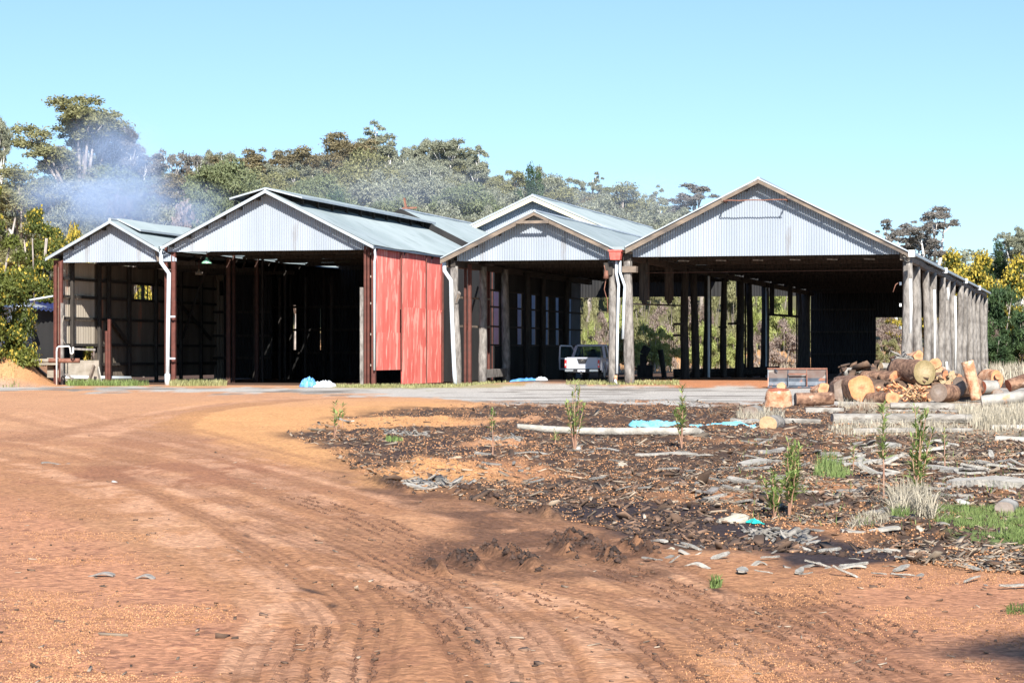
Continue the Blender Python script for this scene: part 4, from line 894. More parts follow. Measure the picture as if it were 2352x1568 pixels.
# cab
b = MB(); b.hexa([(-.70, 1.72, 1.70), (.70, 1.72, 1.70), (.70, 3.05, 1.70), (-.70, 3.05, 1.70), (-.64, 1.8, 1.80), (.64, 1.8, 1.80), (.64, 2.95, 1.80), (-.64, 2.95, 1.80)])
b.build('cab_roof', CARW, car, local=True)
for sx in (-1, 1):
    b = MB(); b.beam((sx * .83, 1.52, 1.1), (sx * .68, 1.78, 1.72), .13, .1).beam((sx * .84, 2.55, 1.1), (sx * .69, 2.5, 1.72), .08, .08).beam((sx * .83, 3.95, 1.1), (sx * .69, 3.0, 1.72), .07, .07)
    b.build('cab_pillar', CARW, car, local=True)
    b = MB(); b.add([(sx * .82, 1.62, 1.13), (sx * .82, 3.8, 1.13), (sx * .70, 2.98, 1.7), (sx * .70, 1.85, 1.7)], [(0, 1, 2, 3)]); b.build('side_window', CGLASS, car, local=True)
MB().add([(-.74, 1.50, 1.16), (.74, 1.50, 1.16), (.62, 1.75, 1.7), (-.62, 1.75, 1.7)], [(0, 1, 2, 3)]).build('rear_window', CGLASS, car, local=True)
MB().add([(-.76, 3.95, 1.12), (.76, 3.95, 1.12), (.64, 3.03, 1.7), (-.64, 3.03, 1.7)], [(0, 1, 2, 3)]).build('windscreen', CGLASS, car, local=True)
for x in (-.38, .38):
    b = MB(); loft(b, [(2.55, .24, .2, .8, 1.38), (2.68, .24, .2, .8, 1.38)]); loft(b, [(2.56, .13, .12, 1.38, 1.56), (2.66, .13, .12, 1.38, 1.56)]); b.build('seat', SEAT, car, local=True)
MB().box(-.84, .84, 1.45, 1.56, .9, 1.14).build('cab_rear_panel', CARW, car, local=True)
# open door
hx_, hy_ = -.92, 3.42; an = math.radians(62)
def dp(l, z, off=0): return (hx_ - l * math.sin(an) + off * math.cos(an), hy_ - l * math.cos(an) + off * math.sin(an), z)
b = MB(); b.prism([dp(0, .5), dp(1.08, .5), dp(1.1, 1.12), dp(0, 1.12)], Vector(dp(0, 0, .09)) - Vector(dp(0, 0)))
for a, c in (((0, 1.12), (.45, 1.72)), ((.45, 1.72), (1.05, 1.74)), ((1.05, 1.74), (1.08, 1.12))): b.beam(dp(*a, .045), dp(*c, .045), .07, .07, (1, 0, 0))
dr = b.build('door', CARW, car, local=True)
MB().add([dp(.08, 1.13, .05), dp(1.04, 1.13, .05), dp(1.02, 1.7, .05), dp(.47, 1.7, .05)], [(0, 1, 2, 3)]).build('door_glass', CGLASS, dr, local=True)
MB().prism([dp(.08, .58, -.012), dp(1.0, .58, -.012), dp(1.0, 1.05, -.012), dp(.08, 1.05, -.012)], Vector(dp(0, 0, .011)) - Vector(dp(0, 0))).build('door_lining', SEAT, dr, local=True)
# ================================================================== LOADER BUCKET
bc = P(1832, 890, 103.6); bk = thing('loader_bucket', 'worn blue-grey and rust loader bucket lying behind the logs, split by two ribs', 'loader bucket', (bc.x, bc.y, 0), rotz=-.10)
hw = 1.32; prof = [(.55, .88), (.42, .66), (.30, .46), (.30, .30), (.22, .14), (.05, .06), (-.15, .04)]
vs = []
for y, z in prof: vs += [(-hw, y, z), (hw, y, z)]
i0 = 3
MB().add(vs[:6], [(0, 1, 3, 2), (2, 3, 5, 4)]).build('upper_plate', BUCKR, bk, local=True)
MB().add(vs[4:], [(2 * i, 2 * i + 1, 2 * i + 3, 2 * i + 2) for i in range(4)]).build('curved_base', BUCKB, bk, local=True)
MB().beam((-hw - .03, .52, .88), (hw + .03, .52, .88), .09, .07).build('top_bar', RUST, bk, local=True)
MB().beam((-hw, -.12, .05), (hw, -.12, .05), .12, .05).build('cutting_edge', BUCKB, bk, local=True)
for x in (-hw, -.42, .42, hw):
    q = [(x - .02, y, z) for y, z in prof] + ([(x - .02, .0, .5)] if abs(x) > 1 else [(x - .02, .12, .3)])
    if abs(x) > 1: q = [(x - .02, y, z) for y, z in prof] + [(x - .02, .2, .82)]
    else: q = [(x - .02, y, z) for y, z in prof] + [(x - .02, .12, .5)]
    MB().prism(q, (.04, 0, 0)).build('side_plate' if abs(x) > 1 else 'rib', RUST if x > 0 else BUCKB, bk, local=True)
MB().beam((-.42, .16, .64), (.42, .16, .64), .06, .06).build('cross_bar', RUST, bk, local=True)
MB().tube([(-1.0, .5, .86), (-.98, .3, .8), (-.9, .32, .74)], .035, 6).build('shackle', BUCKB, bk, local=True)
# a few dark things on the shed floor
for nm, x, y, Y, dims, lb, cat in (('machine_block', 1482, 862, 150, (.5, .4, 1.9), 'dark upright machine part standing in the right shed beyond the front posts', 'machine part'),
                              ('timber_baulk', 1655, 868, 142, (2.9, .5, .75), 'long dark baulk of timber lying between the right shed inner posts', 'timber'),
                              ('timber_baulk', 1735, 872, 150, (1.6, .5, .9), 'shorter dark baulk leaning low beside the thickest inner post', 'timber'),
                              ('oil_drum', 1526, 866, 148, (.3, .3, .9), 'dark drum leaning on the right shed floor before the inner posts', 'drum')):
    p = P(x, y, Y); b = MB()
    if nm == 'oil_drum': b.tube([(0, 0, 0), (-.25, 0, dims[2] + .9)], .17, 12)
    elif nm == 'machine_block': b.box(-.5, .5, 0, .5, 0, .8).box(-.32, .1, 0, .4, .8, 1.5).tube([(-.1, .2, 1.5), (.15, .2, 2.0)], .28, 10).beam((-1.5, .2, .9), (-.4, .2, .5), .1, .1)
    else: b.tube([(-dims[0], 0, .3), (0, .1, .36), (dims[0], 0, .5)], [.3, .28, .26], 9, jit=.1).box(-dims[0] * .6, -dims[0] * .6 + .3, -.2, .2, 0, .9)
    o = b.build(nm, DARKWOOD); o.location = (p.x, p.y, gz(p.x, p.y)); tag(o, lb, cat)
# ================================================================== LOGS AND STUMPS
def cutmat(name, a, b_, core):
    m, nt, bs = newmat(name); N = nt.nodes.new; L = nt.links.new
    tc = N('ShaderNodeTexCoord'); ln = N('ShaderNodeVectorMath'); ln.operation = 'LENGTH'
    no = N('ShaderNodeTexNoise'); no.inputs['Scale'].default_value = 4; no.inputs['Detail'].default_value = 6; L(tc.outputs['Object'], no.inputs['Vector']); L(tc.outputs['Object'], ln.inputs[0])
    ad = N('ShaderNodeMath'); ad.operation = 'MULTIPLY_ADD'; L(no.outputs[0], ad.inputs[0]); ad.inputs[1].default_value = .34; L(ln.outputs['Value'], ad.inputs[2])
    r = N('ShaderNodeValToRGB'); e = r.color_ramp.elements; e[0].position = .16; e[0].color = hx(*core); e[1].position = .33; e[1].color = hx(*a)
    q = e.new(.5); q.color = hx(*b_)
    L(ad.outputs[0], r.inputs[0]); w = N('ShaderNodeTexNoise'); w.inputs['Scale'].default_value = 14; w.inputs['Detail'].default_value = 8; L(tc.outputs['Object'], w.inputs['Vector'])
    mr = N('ShaderNodeMapRange'); mr.inputs[1].default_value = .3; mr.inputs[2].default_value = .7; mr.inputs[3].default_value = .78; mr.inputs[4].default_value = 1.15; L(w.outputs[0], mr.inputs[0])
    mx = N('ShaderNodeMixRGB'); mx.blend_type = 'MULTIPLY'; mx.inputs[0].default_value = 1; L(r.outputs[0], mx.inputs[1]); L(mr.outputs[0], mx.inputs[2])
    L(mx.outputs[0], bs.inputs['Base Color']); bs.inputs['Roughness'].default_value = .9
    b = N('ShaderNodeBump'); b.inputs['Strength'].default_value = .6; b.inputs['Distance'].default_value = .02; L(w.outputs[0], b.inputs['Height']); L(b.outputs[0], bs.inputs['Normal'])
    return m
CUTO = cutmat('fresh_orange_cut', (.56, .29, .145), (.50, .215, .09), (.42, .13, .06))
CUTT = cutmat('tan_cut', (.36, .28, .155), (.25, .19, .09), (.43, .35, .22))
CUTG = cutmat('grey_brown_cut', (.22, .165, .13), (.17, .125, .1), (.3, .25, .22))
CUTC = cutmat('cream_cut', (.44, .30, .165), (.40, .25, .13), (.46, .32, .19))
CUTR = cutmat('red_dark_cut', (.34, .10, .05), (.24, .07, .04), (.4, .14, .07))
def log(x, y, Y, rp, dirv, Ln, bark, cut, label, seed=None, name='log', cat='log', lump=.15, squash=1.0, group=None, flare=1.0, rings=9, back=True, r2=None):
    """near end centred on photo position x,y at distance Y, radius rp photo pixels, running Ln metres along dirv"""
    rng = random.Random(seed if seed is not None else int(x * 7 + y)); Y = Y or F * H / (y + rp * .85 - HY); r = rp * Y / F
    c = P(x, y, Y); d = Vector(dirv).normalized(); ref = Vector((0, 0, 1)) if abs(d.z) < .9 else Vector((0, 1, 0))
    a = d.cross(ref).normalized(); b2 = a.cross(d).normalized(); n = 22
    hs = [(rng.random() * 6.28, rng.random()) for _ in range(5)]
    def rad(t, i): return 1 + lump * sum(math.sin((k + 2) * t + hs[k][0] + i * .5 * hs[k][1]) * hs[k][1] / (1.2 + k * .5) for k in range(5))
    vs = []; rb = (r2 * Y / F if r2 else r)
    for i in range(rings + 1):
        s = i / rings; rr = (r + (rb - r) * s) * (1 + (flare - 1) * max(0, 1 - s * 4)); bend = .04 * Ln * math.sin(s * 3)
        for k in range(n):
            t = 2 * math.pi * k / n; q = rr * rad(t, i * .6) * (1 + (rng.random() - .5) * lump * .35)
            vs.append(c + d * (s * Ln) + a * math.cos(t) * q + b2 * (math.sin(t) * q * squash + bend * (rng.random() * .1)))
    mb = MB().add(vs, [(i * n + k, i * n + (k + 1) % n, (i + 1) * n + (k + 1) % n, (i + 1) * n + k) for i in range(rings) for k in range(n)])
    mb.f.append(tuple(rings * n + k for k in range(n)))
    o = mb.build(name, bark, origin=c, smooth=True); tag(o, label, cat, group)
    cc = MB(); ring = [vs[k] for k in range(n)]; vv = [c - d * .008]
    for s in (.5, .97): vv += [c + (p - c) * s - d * .006 for p in ring]
    cc.add(vv, [(0, 1 + (k + 1) % n, 1 + k) for k in range(n)] + [(1 + k, 1 + (k + 1) % n, 1 + n + (k + 1) % n, 1 + n + k) for k in range(n)])
    cc.v += [tuple(p) for p in ring]; bb = 1 + 2 * n
    cc.f += [(1 + n + k, 1 + n + (k + 1) % n, bb + (k + 1) % n, bb + k) for k in range(n)]
    cc.build('cut_end', cut, o, origin=c); return o
G1 = None
log(1787, 895, 68.4, 26, (.0, .25, -1), .62, BARKO, CUTR, 'broken orange stump standing at the left end of the wood pile', seed=3, name='stump', cat='stump', lump=.22, squash=.7, flare=.85, r2=31)
log(1827, 917, 68.6, 15, (1, .12, .02), 1.15, BARK, CUTG, 'short brown barked log lying between the orange stump and the largest bright cut end', seed=5, lump=.05)
log(1893, 893, 77, 16, (-.2, 1, -.1), .7, BARKO, CUTO, 'small orange domed chunk lying just in front of the loader bucket', seed=6, squash=.8)
log(1794, 888, 75, 10, (.2, 1, 0), .5, BARKO, CUTC, 'small rounded wood chunk showing above the orange stump', seed=7)
log(1979, 892, 74, 31, (-.22, 1, -.02), 1.7, BARK, CUTO, 'large log with the brightest orange cut end facing the camera', seed=11, lump=.10)
log(1934, 900, 74.6, 19, (-.05, 1, -.05), 1.2, BARK, CUTG, 'dark barked lump squeezed left of the bright orange cut end', seed=12, squash=1.5, lump=.18)
log(2056, 868, 78, 17, (-.6, .75, 0), 1.4, BARK, CUTO, 'shaded log with small orange end behind the bright cut log', seed=13)
log(2010, 855, 80, 13, (-.9, .4, -.02), 1.2, BARK, CUTG, 'mossy dark log lying high on the left side of the pile', seed=14)
log(1985, 851, 80, 10, (-.9, .35, -.1), .7, BARKG, CUTG, 'twig covered grey log end at the upper left of the pile', seed=15)
log(2024, 841, 81, 8, (.85, .4, -.05), .5, BARKG, CUTC, 'short pale split log on top between dark logs', seed=16)
log(2124, 855, 77, 28.5, (-.30, .95, .02), 2.0, BARK, CUTT, 'large log with round greenish tan cut end in the middle of the pile', seed=17, lump=.03)
log(2148, 835, 80, 13.5, (.2, 1, -.1), .8, BARKO, CUTO, 'small orange cut log just right above the tan cut end', seed=18)
log(2159, 853, 80, 10, (.3, 1, 0), .8, BARKO, CUTC, 'pale orange log end tucked right of the tan cut end', seed=19)
log(2110, 818, 80, 12.5, (-.3, 1, -.1), .8, BARKO, CUTO, 'topmost orange round log end at the peak of the pile', seed=20)
log(2078, 820, 80.5, 11, (-.4, .9, -.1), .7, BARK, CUTG, 'brown peeling log chunk left of the topmost orange round', seed=21, squash=.7)
log(2050, 915, 73, 20, (-.45, .85, -.05), 1.2, BARK, CUTO, 'half round orange split log at the foot of the pile', seed=22, squash=.75)
log(2156, 902, 74, 21, (.5, .85, -.02), 1.3, BARK, CUTG, 'log with weathered grey brown end low in the pile', seed=23, lump=.04)
log(2203, 888, 76, 21, (.7, .7, -.05), 1.0, BARK, CUTG, 'stubby brown log behind the weathered grey brown end', seed=24)
log(2222, 830, 74.8, 14, (.24, -.05, -1), 1.28, BARKO, CUTO, 'peeling orange log standing upright at the right of the pile', seed=25, lump=.08)
log(2255, 889, 77, 15.5, (.85, .5, 0), .62, BARKG, CUTR, 'round with dark red cut face right of the upright log', seed=26, lump=.04)
log(2290, 872, 80, 17, (-.3, 1, .05), 1.0, BARKO, CUTO, 'smooth pinkish stump behind the dark red round', seed=27, squash=1.2)
log(2294, 864, 78, 8, (.1, 1, -.1), .6, BARKO, CUTO, 'tiny orange round resting against the pinkish stump', seed=28, lump=.03)
log(2293, 902, 77, 14, (-.2, 1, 0), .5, BARKO, CUTG, 'low brown cut end at the foot of the pinkish stump', seed=29, squash=.6)
log(2316, 885, 77, 14, (.92, .25, .28), 1.7, BARK, CUTR, 'reddish rough barked log rising out of the frame at right', seed=30)
log(2254, 922, None, 14, (.98, -.12, .12), 4.2, BARKG, CUTG, 'long smooth grey log sloping to the right edge below the pile', seed=31, lump=.03)
log(2045, 932, None, 7.5, (1, -.05, -.02), 2.4, GREYW, CUTG, 'cracked grey log lying just below the middle of the pile', seed=32, r2=9)
log(2030, 946, None, 5, (1, -.03, 0), 2.3, GREYW, CUTG, 'thin grey log in the grass under the cracked grey log', seed=33)
log(1912, 963, None, 14, (1, .12, 0), 3.2, GREYW, CUTG, 'long bleached log with a dark hollow end left of the tall saplings', seed=34, lump=.16, r2=10)
log(1850, 944, None, 8, (1, .05, 0), 1.0, GREYW, CUTG, 'short bleached log below the brown barked log', seed=35, lump=.15)
log(1885, 968, None, 6.5, (-1, .15, 0), 1.0, GREYW, CUTG, 'short grey log half buried left of the hollow log end', seed=36)
log(1960, 989, None, 6, (1, .03, 0), 2.4, GREYW, CUTG, 'low bleached log in dry grass in front of the hollow log', seed=37, lump=.18)
log(2276, 983, None, 8, (1, -.1, 0), 1.2, GREYW2, CUTG, 'bleached log entering at the right edge in dry grass', seed=38)
log(2287, 1008, None, 9, (1, -.35, -.05), 1.1, BARKG, CUTG, 'dull grey log at the right edge below the bleached one', seed=39)
log(1764, 974, 48, 21, (.35, 1, 0), .8, GREYW, CUTC, 'half buried log showing a flat cream coloured cut face', seed=40, lump=.04, squash=.9)
log(1724, 950, 56, 20, (.3, 1, 0), .8, GREYW, CUTG, 'half buried log with dark grey cut face up left of the cream one', seed=41, lump=.05, squash=.9)
log(2306, 1170, 22.6, 23, (.3, 1, 0), .6, BARKG, CUTG, 'grey round log end lying at the edge of the green grass', seed=42, squash=.8)
log(1491, 925, 73, 7, (-.9, .3, 0), .45, BARK, CUTG, 'small dark log chunk at the edge of the gravel road', seed=43)
# crooked long pole
pts = [(1188, 978), (1260, 986), (1340, 990), (1420, 991), (1500, 990), (1560, 991), (1600, 990), (1612, 996), (1621, 1005), (1627, 1014)]
q = [P(x, y, 44.2 + .3 * math.sin(i)) for i, (x, y) in enumerate(pts)]
o = MB().tube(q, [.045, .07, .075, .078, .075, .075, .075, .07, .062, .05], 10, jit=.07).build('crooked_pole', GREYW2, origin=q[0], smooth=True); tag(o, 'long crooked pole with a hooked right end lying across the mulch', 'pole')
# ================================================================== PLANKS AND SLABS
def plank(x1, y1, x2, y2, wpx, label, mat=GREYW2, th=.05, seed=0, rag=.18, name='plank', cat='plank', lift=.03):
    rng = random.Random(int(x1 + y1)); a = GP(x1, y1); b_ = GP(x2, y2)
    Y = (a.y + b_.y) / 2; ww = max(.05, wpx * Y / F * 2.0); th = max(.012, wpx * Y / F * .55); lift = th * .8; d = (b_ - a); d.z = 0; L_ = d.length; d.normalize(); sd_ = Vector((-d.y, d.x, 0))
    z = max(a.z, b_.z) + lift; n = 9; lo = []; hi = []
    for i in range(n + 1):
        t = i / n; e = 1 - rag * (abs(t * 2 - 1) ** 6) * 1.5
        w1 = ww / 2 * e * (1 + (rng.random() - .5) * rag * 1.3); w2 = ww / 2 * e * (1 + (rng.random() - .5) * rag * 1.3)
        c = a + d * L_ * t; c = Vector((c.x, c.y, z + .02 * math.sin(t * 5 + x1)))
        hi.append((c - sd_ * w1, c + sd_ * w2)); 
    b = MB(); vs = []
    for p, q in hi:
        tilt = Vector((0, 0, .10 * ww))
        vs += [p + Vector((0, 0, -th)), q + Vector((0, 0, -th)) + tilt, q + tilt, p]
    fs = [(i * 4 + k, (i + 1) * 4 + k, (i + 1) * 4 + (k + 1) % 4, i * 4 + (k + 1) % 4) for i in range(n) for k in range(4)] + [(0, 1, 2, 3), (n * 4 + 3, n * 4 + 2, n * 4 + 1, n * 4)]
    b.add(vs, fs); o = b.build(name, mat, origin=a); return tag(o, label, cat)
PK = [(1702, 1072, 1788, 1062, 14, 'pale plank with a notched lower edge left behind the bushy sapling'), (1932, 1224, 2066, 1222, 11, 'clean straight cream plank lying left of the green grass'),
 (2128, 1218, 2180, 1217, 6, 'short whitish plank in the green grass'), (2185, 1118, 2352, 1126, 30, 'broad thick bleached slab reaching the right edge'),
 (2248, 1139, 2333, 1139, 9, 'smaller bleached slab in front of the broad one'), (2122, 1085, 2265, 1092, 16, 'long bleached slab just behind the broad thick slab'),
 (2122, 1116, 2174, 1117, 9, 'short dark edged plank at the left end of the broad slab'), (1462, 1048, 1600, 1052, 8, 'thin split board with a black shaded underside below the crooked pole'),
 (1675, 1166, 1800, 1168, 4, 'thin stick lying at the foot of the bushy sapling'), (1604, 1148, 1645, 1138, 9, 'short curled pale board above the dark wet soil'),
 (1570, 1112, 1545, 1116, 6, 'small flat pale chip board left of the curled board'), (1735, 1016, 1780, 1010, 5, 'short grey strip below the cream cut face'),
 (1685, 976, 1738, 974, 14, 'squared pale board end beside the cream cut face'), (1570, 1298, 1630, 1302, 5, 'splinter of pale wood among mud ruts near the wet patch'),
 (1478, 1288, 1545, 1278, 6, 'slightly tapered brown splinter in the churned mud'), (1560, 1270, 1610, 1272, 4, 'thin pale splinter on the wet black soil edge'),
 (1830, 1262, 1905, 1266, 5, 'pale split lath right of the wet black soil'), (1900, 1272, 2010, 1268, 4, 'long narrow lath in the gravelly strip'),
 (2010, 1267, 2090, 1270, 3, 'narrow lath continuing to the right of the long one'), (1455, 1238, 1530, 1250, 7, 'short board half sunk beside the black wet soil'),
 (1800, 1302, 1885, 1300, 4, 'grey splinter pair beyond the tyre arcs'), (1895, 1304, 1990, 1307, 4, 'grey splinter lying right of the splinter pair'),
 (1720, 1298, 1760, 1296, 4, 'short straw coloured lath above the tyre arcs'), (2050, 1325, 2120, 1322, 6, 'flaky grey bark board on the gravel at lower right'),
 (300, 1325, 355, 1327, 4, 'weathered flat stick on the pink gravel at lower left'), (180, 1318, 262, 1322, 4, 'long weathered stick left of the flat one'),
 (95, 1066, 160, 1064, 4, 'thin grey stick on the dirt road at far left'), (775, 962, 810, 968, 5, 'smooth grey stick by the leftmost sapling'),
 (925, 1122, 1000, 1128, 6, 'bundle-like split lath at the edge of the mud'), (1960, 1018, 2100, 1012, 6, 'bleached plank between the tall saplings and dry grass'),
 (2035, 1030, 2060, 1026, 14, 'grey squarish slab left of the tall saplings'), (1370, 1036, 1450, 1042, 4, 'silvery stick in front of the crooked pole'),
 (2240, 1070, 2320, 1062, 5, 'thin bleached stick above the broad slab'), (1180, 1040, 1260, 1044, 4, 'long faint stick left below the crooked pole')]
for i, (x1, y1, x2, y2, w_, lb) in enumerate(PK):
    plank(x1, y1, x2, y2, w_, lb, (GREYW2, GREYW2, GREYW)[i % 3] if 'dark' not in lb and 'weathered' not in lb else OLDWOOD, th=.03 + .002 * w_, lift=.045)
def rock(x, y, Y, rx, rz, label, mat, seed, ry=None):
    c = P(x, y, Y); c.z = gz(c.x, c.y); rng = random.Random(seed); b = MB(); n, m = 14, 8; vs = []
    X = rx * Y / F; Z = rz * Y / F * 2
    for i in range(m + 1):
        for k in range(n):
            t = 2 * math.pi * k / n; ph = math.pi / 2 * i / m
            q = 1 + .22 * math.sin(2 * t + seed) + .12 * math.sin(3 * t + i * .5) + (rng.random() - .5) * .16
            vs.append((math.cos(t) * X * q * math.cos(ph) ** .35, math.sin(t) * (ry or X * .7) * q * math.cos(ph) ** .35, Z * math.sin(ph) ** .8 * (1 + .25 * math.sin(t + seed)) - .03))
    b.add(vs, [(i * n + k, i * n + (k + 1) % n, (i + 1) * n + (k + 1) % n, (i + 1) * n + k) for i in range(m) for k in range(n)])
    o = b.build('rock', mat); o.location = c; tag(o, label, 'rock')
rock(1680, 1208, 21.6, 34, 12, 'pale flat topped rock at the upper edge of the wet black soil', ROCK, 2)
rock(1626, 1206, 21.8, 12, 7, 'small brown rock touching the left of the pale flat topped rock', mk('brown_rock', (.14, .1, .08), (.2, .15, .12), scale=5, rough=.95), 3)
rock(2208, 1164, 24.2, 22, 9, 'grey rounded rock above the green grass', ROCKG, 4)
rock(2113, 1228, 20.6, 14, 7, 'brown squarish rock between the cream plank and the grass', ROCK, 5)
rock(1430, 1070, 32, 12, 6, 'small pale rock in the middle of the mulch', ROCK, 6)
rock(1690, 1132, 27, 15, 6, 'whitish rough rock left of the bushy sapling stems', ROCK, 7)
rock(1325, 1030, 38, 8, 4, 'tiny pale rock by the tall thin sapling foot', ROCKG, 8)
rock(1540, 1262, 18.7, 9, 6, 'small tan rock beside the churned mud', ROCK, 9)
rock(262, 1103, 28.5, 9, 4, 'small grey rock on the dirt road at left', ROCKG, 10)
# ================================================================== SCATTERED SMALL STUFF
def scatter(n, polyname, seed, extra=None, dens=None):
    rs = np.random.RandomState(seed); poly = PL[polyname] if isinstance(polyname, str) else polyname
    xs = [p[0] for p in poly]; ys = [p[1] for p in poly]; out = []
    x = rs.uniform(max(-60, min(xs)), min(2420, max(xs)), n * 6); y = rs.uniform(min(ys), min(1590, max(ys)), n * 6)
    ok = inpoly(x, y, poly); x = x[ok]; y = y[ok]
    if dens is not None:
        Yg = F * H / (y - HY); k = dens((x - CX) / F * Yg, Yg, x, y) > rs.rand(len(x)); x = x[k]; y = y[k]
    x = x[:n]; y = y[:n]; Yg = F * H / (y - HY); Xg = (x - CX) / F * Yg
    return Xg, Yg, height(Xg, Yg), rs
def unit_mesh(kind):
    if kind == 'box': return np.array([(-1, -1, -1), (1, -1, -1), (1, 1, -1), (-1, 1, -1), (-1, -1, 1), (1, -1, 1), (1, 1, 1), (-1, 1, 1)], float), np.array([(3, 2, 1, 0), (4, 5, 6, 7), (0, 1, 5, 4), (1, 2, 6, 5), (2, 3, 7, 6), (3, 0, 4, 7)])
    if kind == 'oct': return np.array([(1, 0, 0), (0, 1, 0), (-1, 0, 0), (0, -1, 0), (0, 0, 1), (0, 0, -1)], float), np.array([(0, 1, 4), (1, 2, 4), (2, 3, 4), (3, 0, 4), (1, 0, 5), (2, 1, 5), (3, 2, 5), (0, 3, 5)])
def clones(name, mat, kind, X, Y, Z, sx, sy, sz, rs, tilt=.3, lift=.0, label=None, warp=.25, smooth=False):
    bv, bf = unit_mesh(kind); n = len(X); a = rs.uniform(0, 2 * math.pi, n)
    v = np.repeat(bv[None], n, 0) * (1 + warp * (rs.rand(n, len(bv), 1) - .5) * 2) 
    v = v * np.stack([sx, sy, sz], -1)[:, None, :]
    tx = rs.normal(0, tilt, n)[:, None]; v2 = v.copy(); v2[..., 2] = v[..., 2] + tx * v[..., 0] + rs.normal(0, tilt * .5, n)[:, None] * v[..., 1]
    c, s = np.cos(a)[:, None], np.sin(a)[:, None]
    x = v2[..., 0] * c - v2[..., 1] * s + X[:, None]; y = v2[..., 0] * s + v2[..., 1] * c + Y[:, None]; z = v2[..., 2] + (Z + lift)[:, None]
    V_ = np.stack([x, y, z], -1).reshape(-1, 3); F_ = (bf[None] + (np.arange(n) * len(bv))[:, None, None]).reshape(-1, bf.shape[1])
    o = link(np_mesh(name, V_, F_), name, mat, smooth=smooth); tag(o, label, None, None, 'stuff'); return o
def perspd(X, Y, x, y): return np.ones_like(X)
def mulchd(X, Y, x, y): return (1 - .95 * masks(X, Y)['wet']) * (1 - .9 * sst(y, 1180, 1215) * (1 - .6 * sst(x, 1950, 2150))) * .15 + .85 * sst(fbm(X * .55, Y * .22, 61) + .22 * sst(x, 900, 1300) - .10, .40, .55)
MU = PL['mulch']
X, Y, Z, rs = scatter(9000, MU, 1, dens=lambda X, Y, x, y: (1 - .94 * masks(X, Y)['wet']) * (1 - .92 * sst(y, 1185, 1215) * (1 - .6 * sst(x, 1950, 2150))) * (.18 + .8 * sst(x, 1200, 2000) * sst(fbm(X * .8, Y * .4, 101), .38, .6)))
L_ = np.exp(rs.normal(-3.35, .5, len(X))) * (.7 + .3 * sst(Y, 15, 45)); clones('wood_chips', CHIPS, 'box', X, Y, Z, L_, L_ * rs.uniform(.15, .4, len(X)), L_ * rs.uniform(.04, .14, len(X)), rs, .28, .02, 'grey wood chips strewn over the dark mulch')
X, Y, Z, rs = scatter(8000, MU, 2, dens=mulchd)
L_ = np.exp(rs.normal(-3.6, .45, len(X))); clones('bark_flakes', BARKBITS, 'box', X, Y, Z, L_, L_ * rs.uniform(.25, .6, len(X)), L_ * rs.uniform(.08, .25, len(X)), rs, .4, .01, 'dark bark flakes mixed through the mulch')
X, Y, Z, rs = scatter(26000, MU, 3, dens=lambda X, Y, x, y: sst(fbm(X * .7, Y * .35, 111), .36, .6) * (1 - .9 * masks(X, Y)['wet']))
r_ = rs.uniform(.008, .02, len(X)) * (.8 + .5 * sst(Y, 20, 60)); clones('ironstone_gravel', PEB, 'oct', X, Y, Z, r_, r_, r_ * .8, rs, .1, .006, 'orange ironstone pebbles sprinkled over the mulch')
OR = [(-60, 1140), (420, 1180), (640, 1400), (500, 1600), (-60, 1600)]
X, Y, Z, rs = scatter(8000, OR, 4, dens=lambda X, Y, x, y: sst(fbm(X * 1.2, Y * .8, 121), .4, .6) * sst(pdist(x, y, OR), 0, 160))
r_ = rs.uniform(.003, .009, len(X)); clones('ironstone_gravel', PEB, 'oct', X, Y, Z, r_, r_, r_ * .7, rs, .1, .002, 'pinkish loose gravel at the lower left of the road')
OR = [(1450, 1600), (1560, 1450), (1700, 1350), (1900, 1290), (2420, 1280), (2420, 1600)]
X, Y, Z, rs = scatter(7000, OR, 5, dens=lambda X, Y, x, y: sst(fbm(X * 1.2, Y * .8, 122), .4, .6) * sst(pdist(x, y, OR), 0, 160))
r_ = rs.uniform(.003, .0075, len(X)); clones('ironstone_gravel', PEB, 'oct', X, Y, Z, r_, r_, r_ * .7, rs, .1, .002, 'orange loose gravel at the lower right')
X, Y, Z, rs = scatter(260, [(-60, 900), (2420, 900), (2420, 1600), (-60, 1600)], 6)
L_ = np.exp(rs.normal(-4.0, .5, len(X))); clones('wood_chips', CHIPS, 'box', X, Y, Z, L_, L_ * .2, L_ * .1, rs, .2, .006, 'tiny splinters scattered over the dirt road')
X, Y, Z, rs = scatter(420, [(-60, 940), (2420, 1200), (2420, 1600), (-60, 1600)], 7)
L_ = np.exp(rs.normal(-4.4, .45, len(X))); clones('bark_flakes', BARKBITS, 'box', X, Y, Z, L_, L_ * .5, L_ * .3, rs, .2, .004, 'tiny dark crumbs scattered over the dirt road')
X, Y, Z, rs = scatter(2400, PL['mud'], 8, dens=lambda X, Y, x, y: spots(X, Y) ** 1.5)
r_ = np.exp(rs.normal(-4.3, .45, len(X))); clones('soil_clods', CLOD, 'oct', X, Y, Z, r_ * 1.3, r_, r_, rs, .3, .004, 'dark churned soil clods along the ruts', warp=.5)
X, Y, Z, rs = scatter(3500, MU, 9, dens=mulchd)
r_ = np.exp(rs.normal(-3.9, .4, len(X))); clones('soil_clods', CLOD, 'oct', X, Y, Z, r_ * 1.3, r_, r_, rs, .3, .004, 'dark clods in the mulch', warp=.5)
wh = [(780, 1000), (1000, 1000), (1100, 1015), (900, 1030), (760, 1020)]
